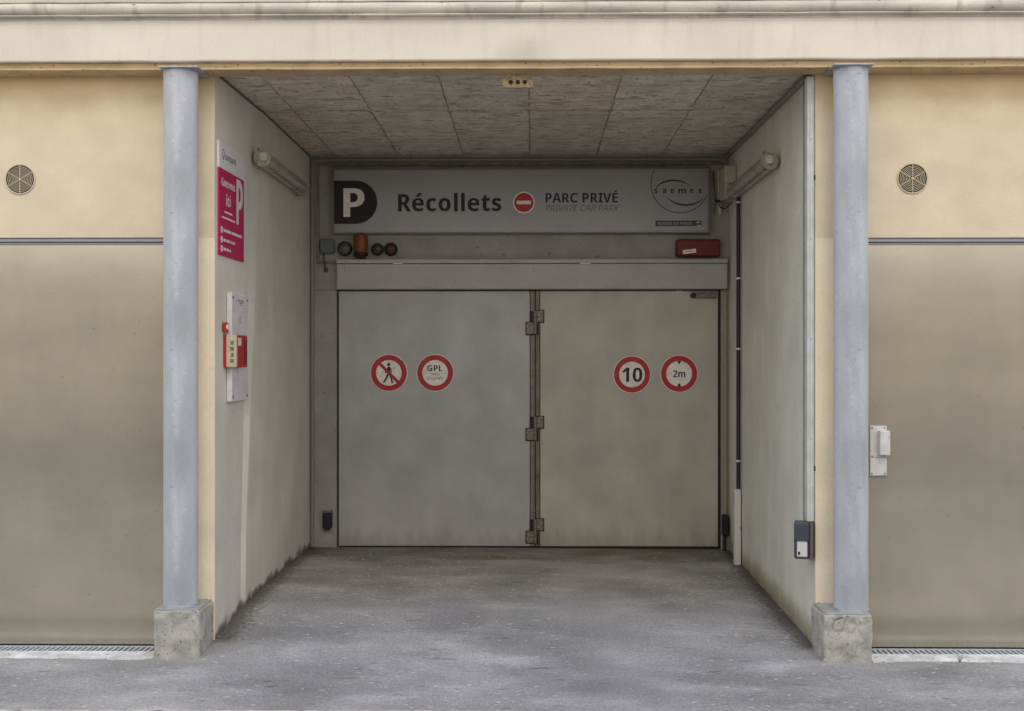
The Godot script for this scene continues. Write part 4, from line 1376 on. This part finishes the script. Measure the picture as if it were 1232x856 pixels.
func front_things() -> void:
	for v in [[-3.089, 2.714, "round ventilation grille in the cream wall left of the left column"], [2.297, 2.706, "round ventilation grille in the cream wall right of the right column"]]:
		var t := thing("round_vent", v[2], "vent", Vector3(v[0], v[1], -7.06), "round vents in the cream wall")
		var st := mb()
		disc(st, Vector2.ZERO, 0.085, 0.0004, 0.0015)
		obj("backing", st, M.vent_dark, t)
		st = mb()
		torus(st, Vector3(0, 0, 0.003), 0.089, 0.0048, 56, 8)
		obj("rim", st, M.vent, t)
		for k in 7:
			st = mb()
			torus(st, Vector3(0, 0, 0.0035), 0.0195 + 0.0092 * k, 0.0019, 40, 5)
			obj("ring", st, M.vent, t)
		for k in 6:
			st = mb()
			bx(st, Vector3(0.006, -0.0022, 0.003), Vector3(0.086, 0.0022, 0.0075), 0.001)
			obj("spoke", st, M.vent, t, Transform3D(Basis(Vector3(0, 0, 1), deg_to_rad(30 + 60 * k)), Vector3.ZERO))
		st = mb()
		tube(st, [Vector3(0, 0, 0.001), Vector3(0, 0, 0.009)], 0.0085, 16)
		obj("hub", st, M.vent, t)
	# lock box on the right gate
	var t := thing("lock_box", "white lock box with a raised lever housing on the right metal gate", "lock", Vector3(2.10, 0.922, -7.088))
	var st := mb()
	bx(st, Vector3(-0.050, 0.0, 0.0), Vector3(0.048, 0.108, 0.014), 0.002)
	obj("lower_plate", st, M.box_white, t)
	st = mb()
	bx(st, Vector3(-0.050, 0.110, 0.0), Vector3(0.048, 0.300, 0.014), 0.002)
	var up := obj("upper_plate", st, M.box_white, t)
	st = mb()
	bx(st, Vector3(-0.006, 0.126, 0.014), Vector3(0.056, 0.272, 0.060), 0.004)
	obj("lever_housing", st, M.box_white, up)
	for q in [[-0.040, 0.012], [0.038, 0.012], [-0.040, 0.118], [0.034, 0.118], [-0.040, 0.288], [0.034, 0.288]]:
		st = mb()
		tube(st, [Vector3(q[0], q[1], 0.0135), Vector3(q[0], q[1], 0.0175)], 0.005, 8)
		obj("screw", st, M.strip, t)
	# rusty bracket under the lintel
	t = thing("soffit_bracket", "yellowed metal bracket with three holes under the middle of the lintel", "bracket", Vector3(-0.070, 3.333, -7.03))
	st = mb()
	prism(st, PackedVector2Array([Vector2(-0.078, 0.0), Vector2(0.078, 0.0), Vector2(0.078, -0.022), Vector2(0.094, -0.032), Vector2(0.088, -0.078), Vector2(-0.088, -0.078), Vector2(-0.094, -0.032), Vector2(-0.078, -0.022)]), -0.012, 0.004)
	obj("plate", st, M.bracket, t)
	st = mb()
	bx(st, Vector3(-0.090, -0.082, -0.02), Vector3(0.090, -0.074, 0.014), 0.002)
	obj("lip", st, M.bracket, t)
	for x in [-0.042, 0.0, 0.042]:
		st = mb()
		tube(st, [Vector3(x, -0.048, 0.002), Vector3(x, -0.048, 0.0048)], 0.014, 14)
		obj("hole", st, M.vent_dark, t)
	# a sprig of weed at the drain
	t = thing("weed_sprig", "small green weed growing at the drain bedding before the right gate", "weed", Vector3(2.47, -0.121, -6.76))
	var rng := RandomNumberGenerator.new()
	rng.seed = 6
	for k in 9:
		st = mb()
		var a := rng.randf() * TAU
		var l := rng.randf_range(0.015, 0.045)
		var d := Vector3(cos(a), 0, sin(a) * 0.7) * l * 0.6
		tube(st, [Vector3(d.x * 0.1, 0, d.z * 0.1), d * 0.5 + Vector3(0, l * 0.7, 0), d + Vector3(0, l, 0)], 0.0014, 4)
		obj("blade", st, M.grass, t)
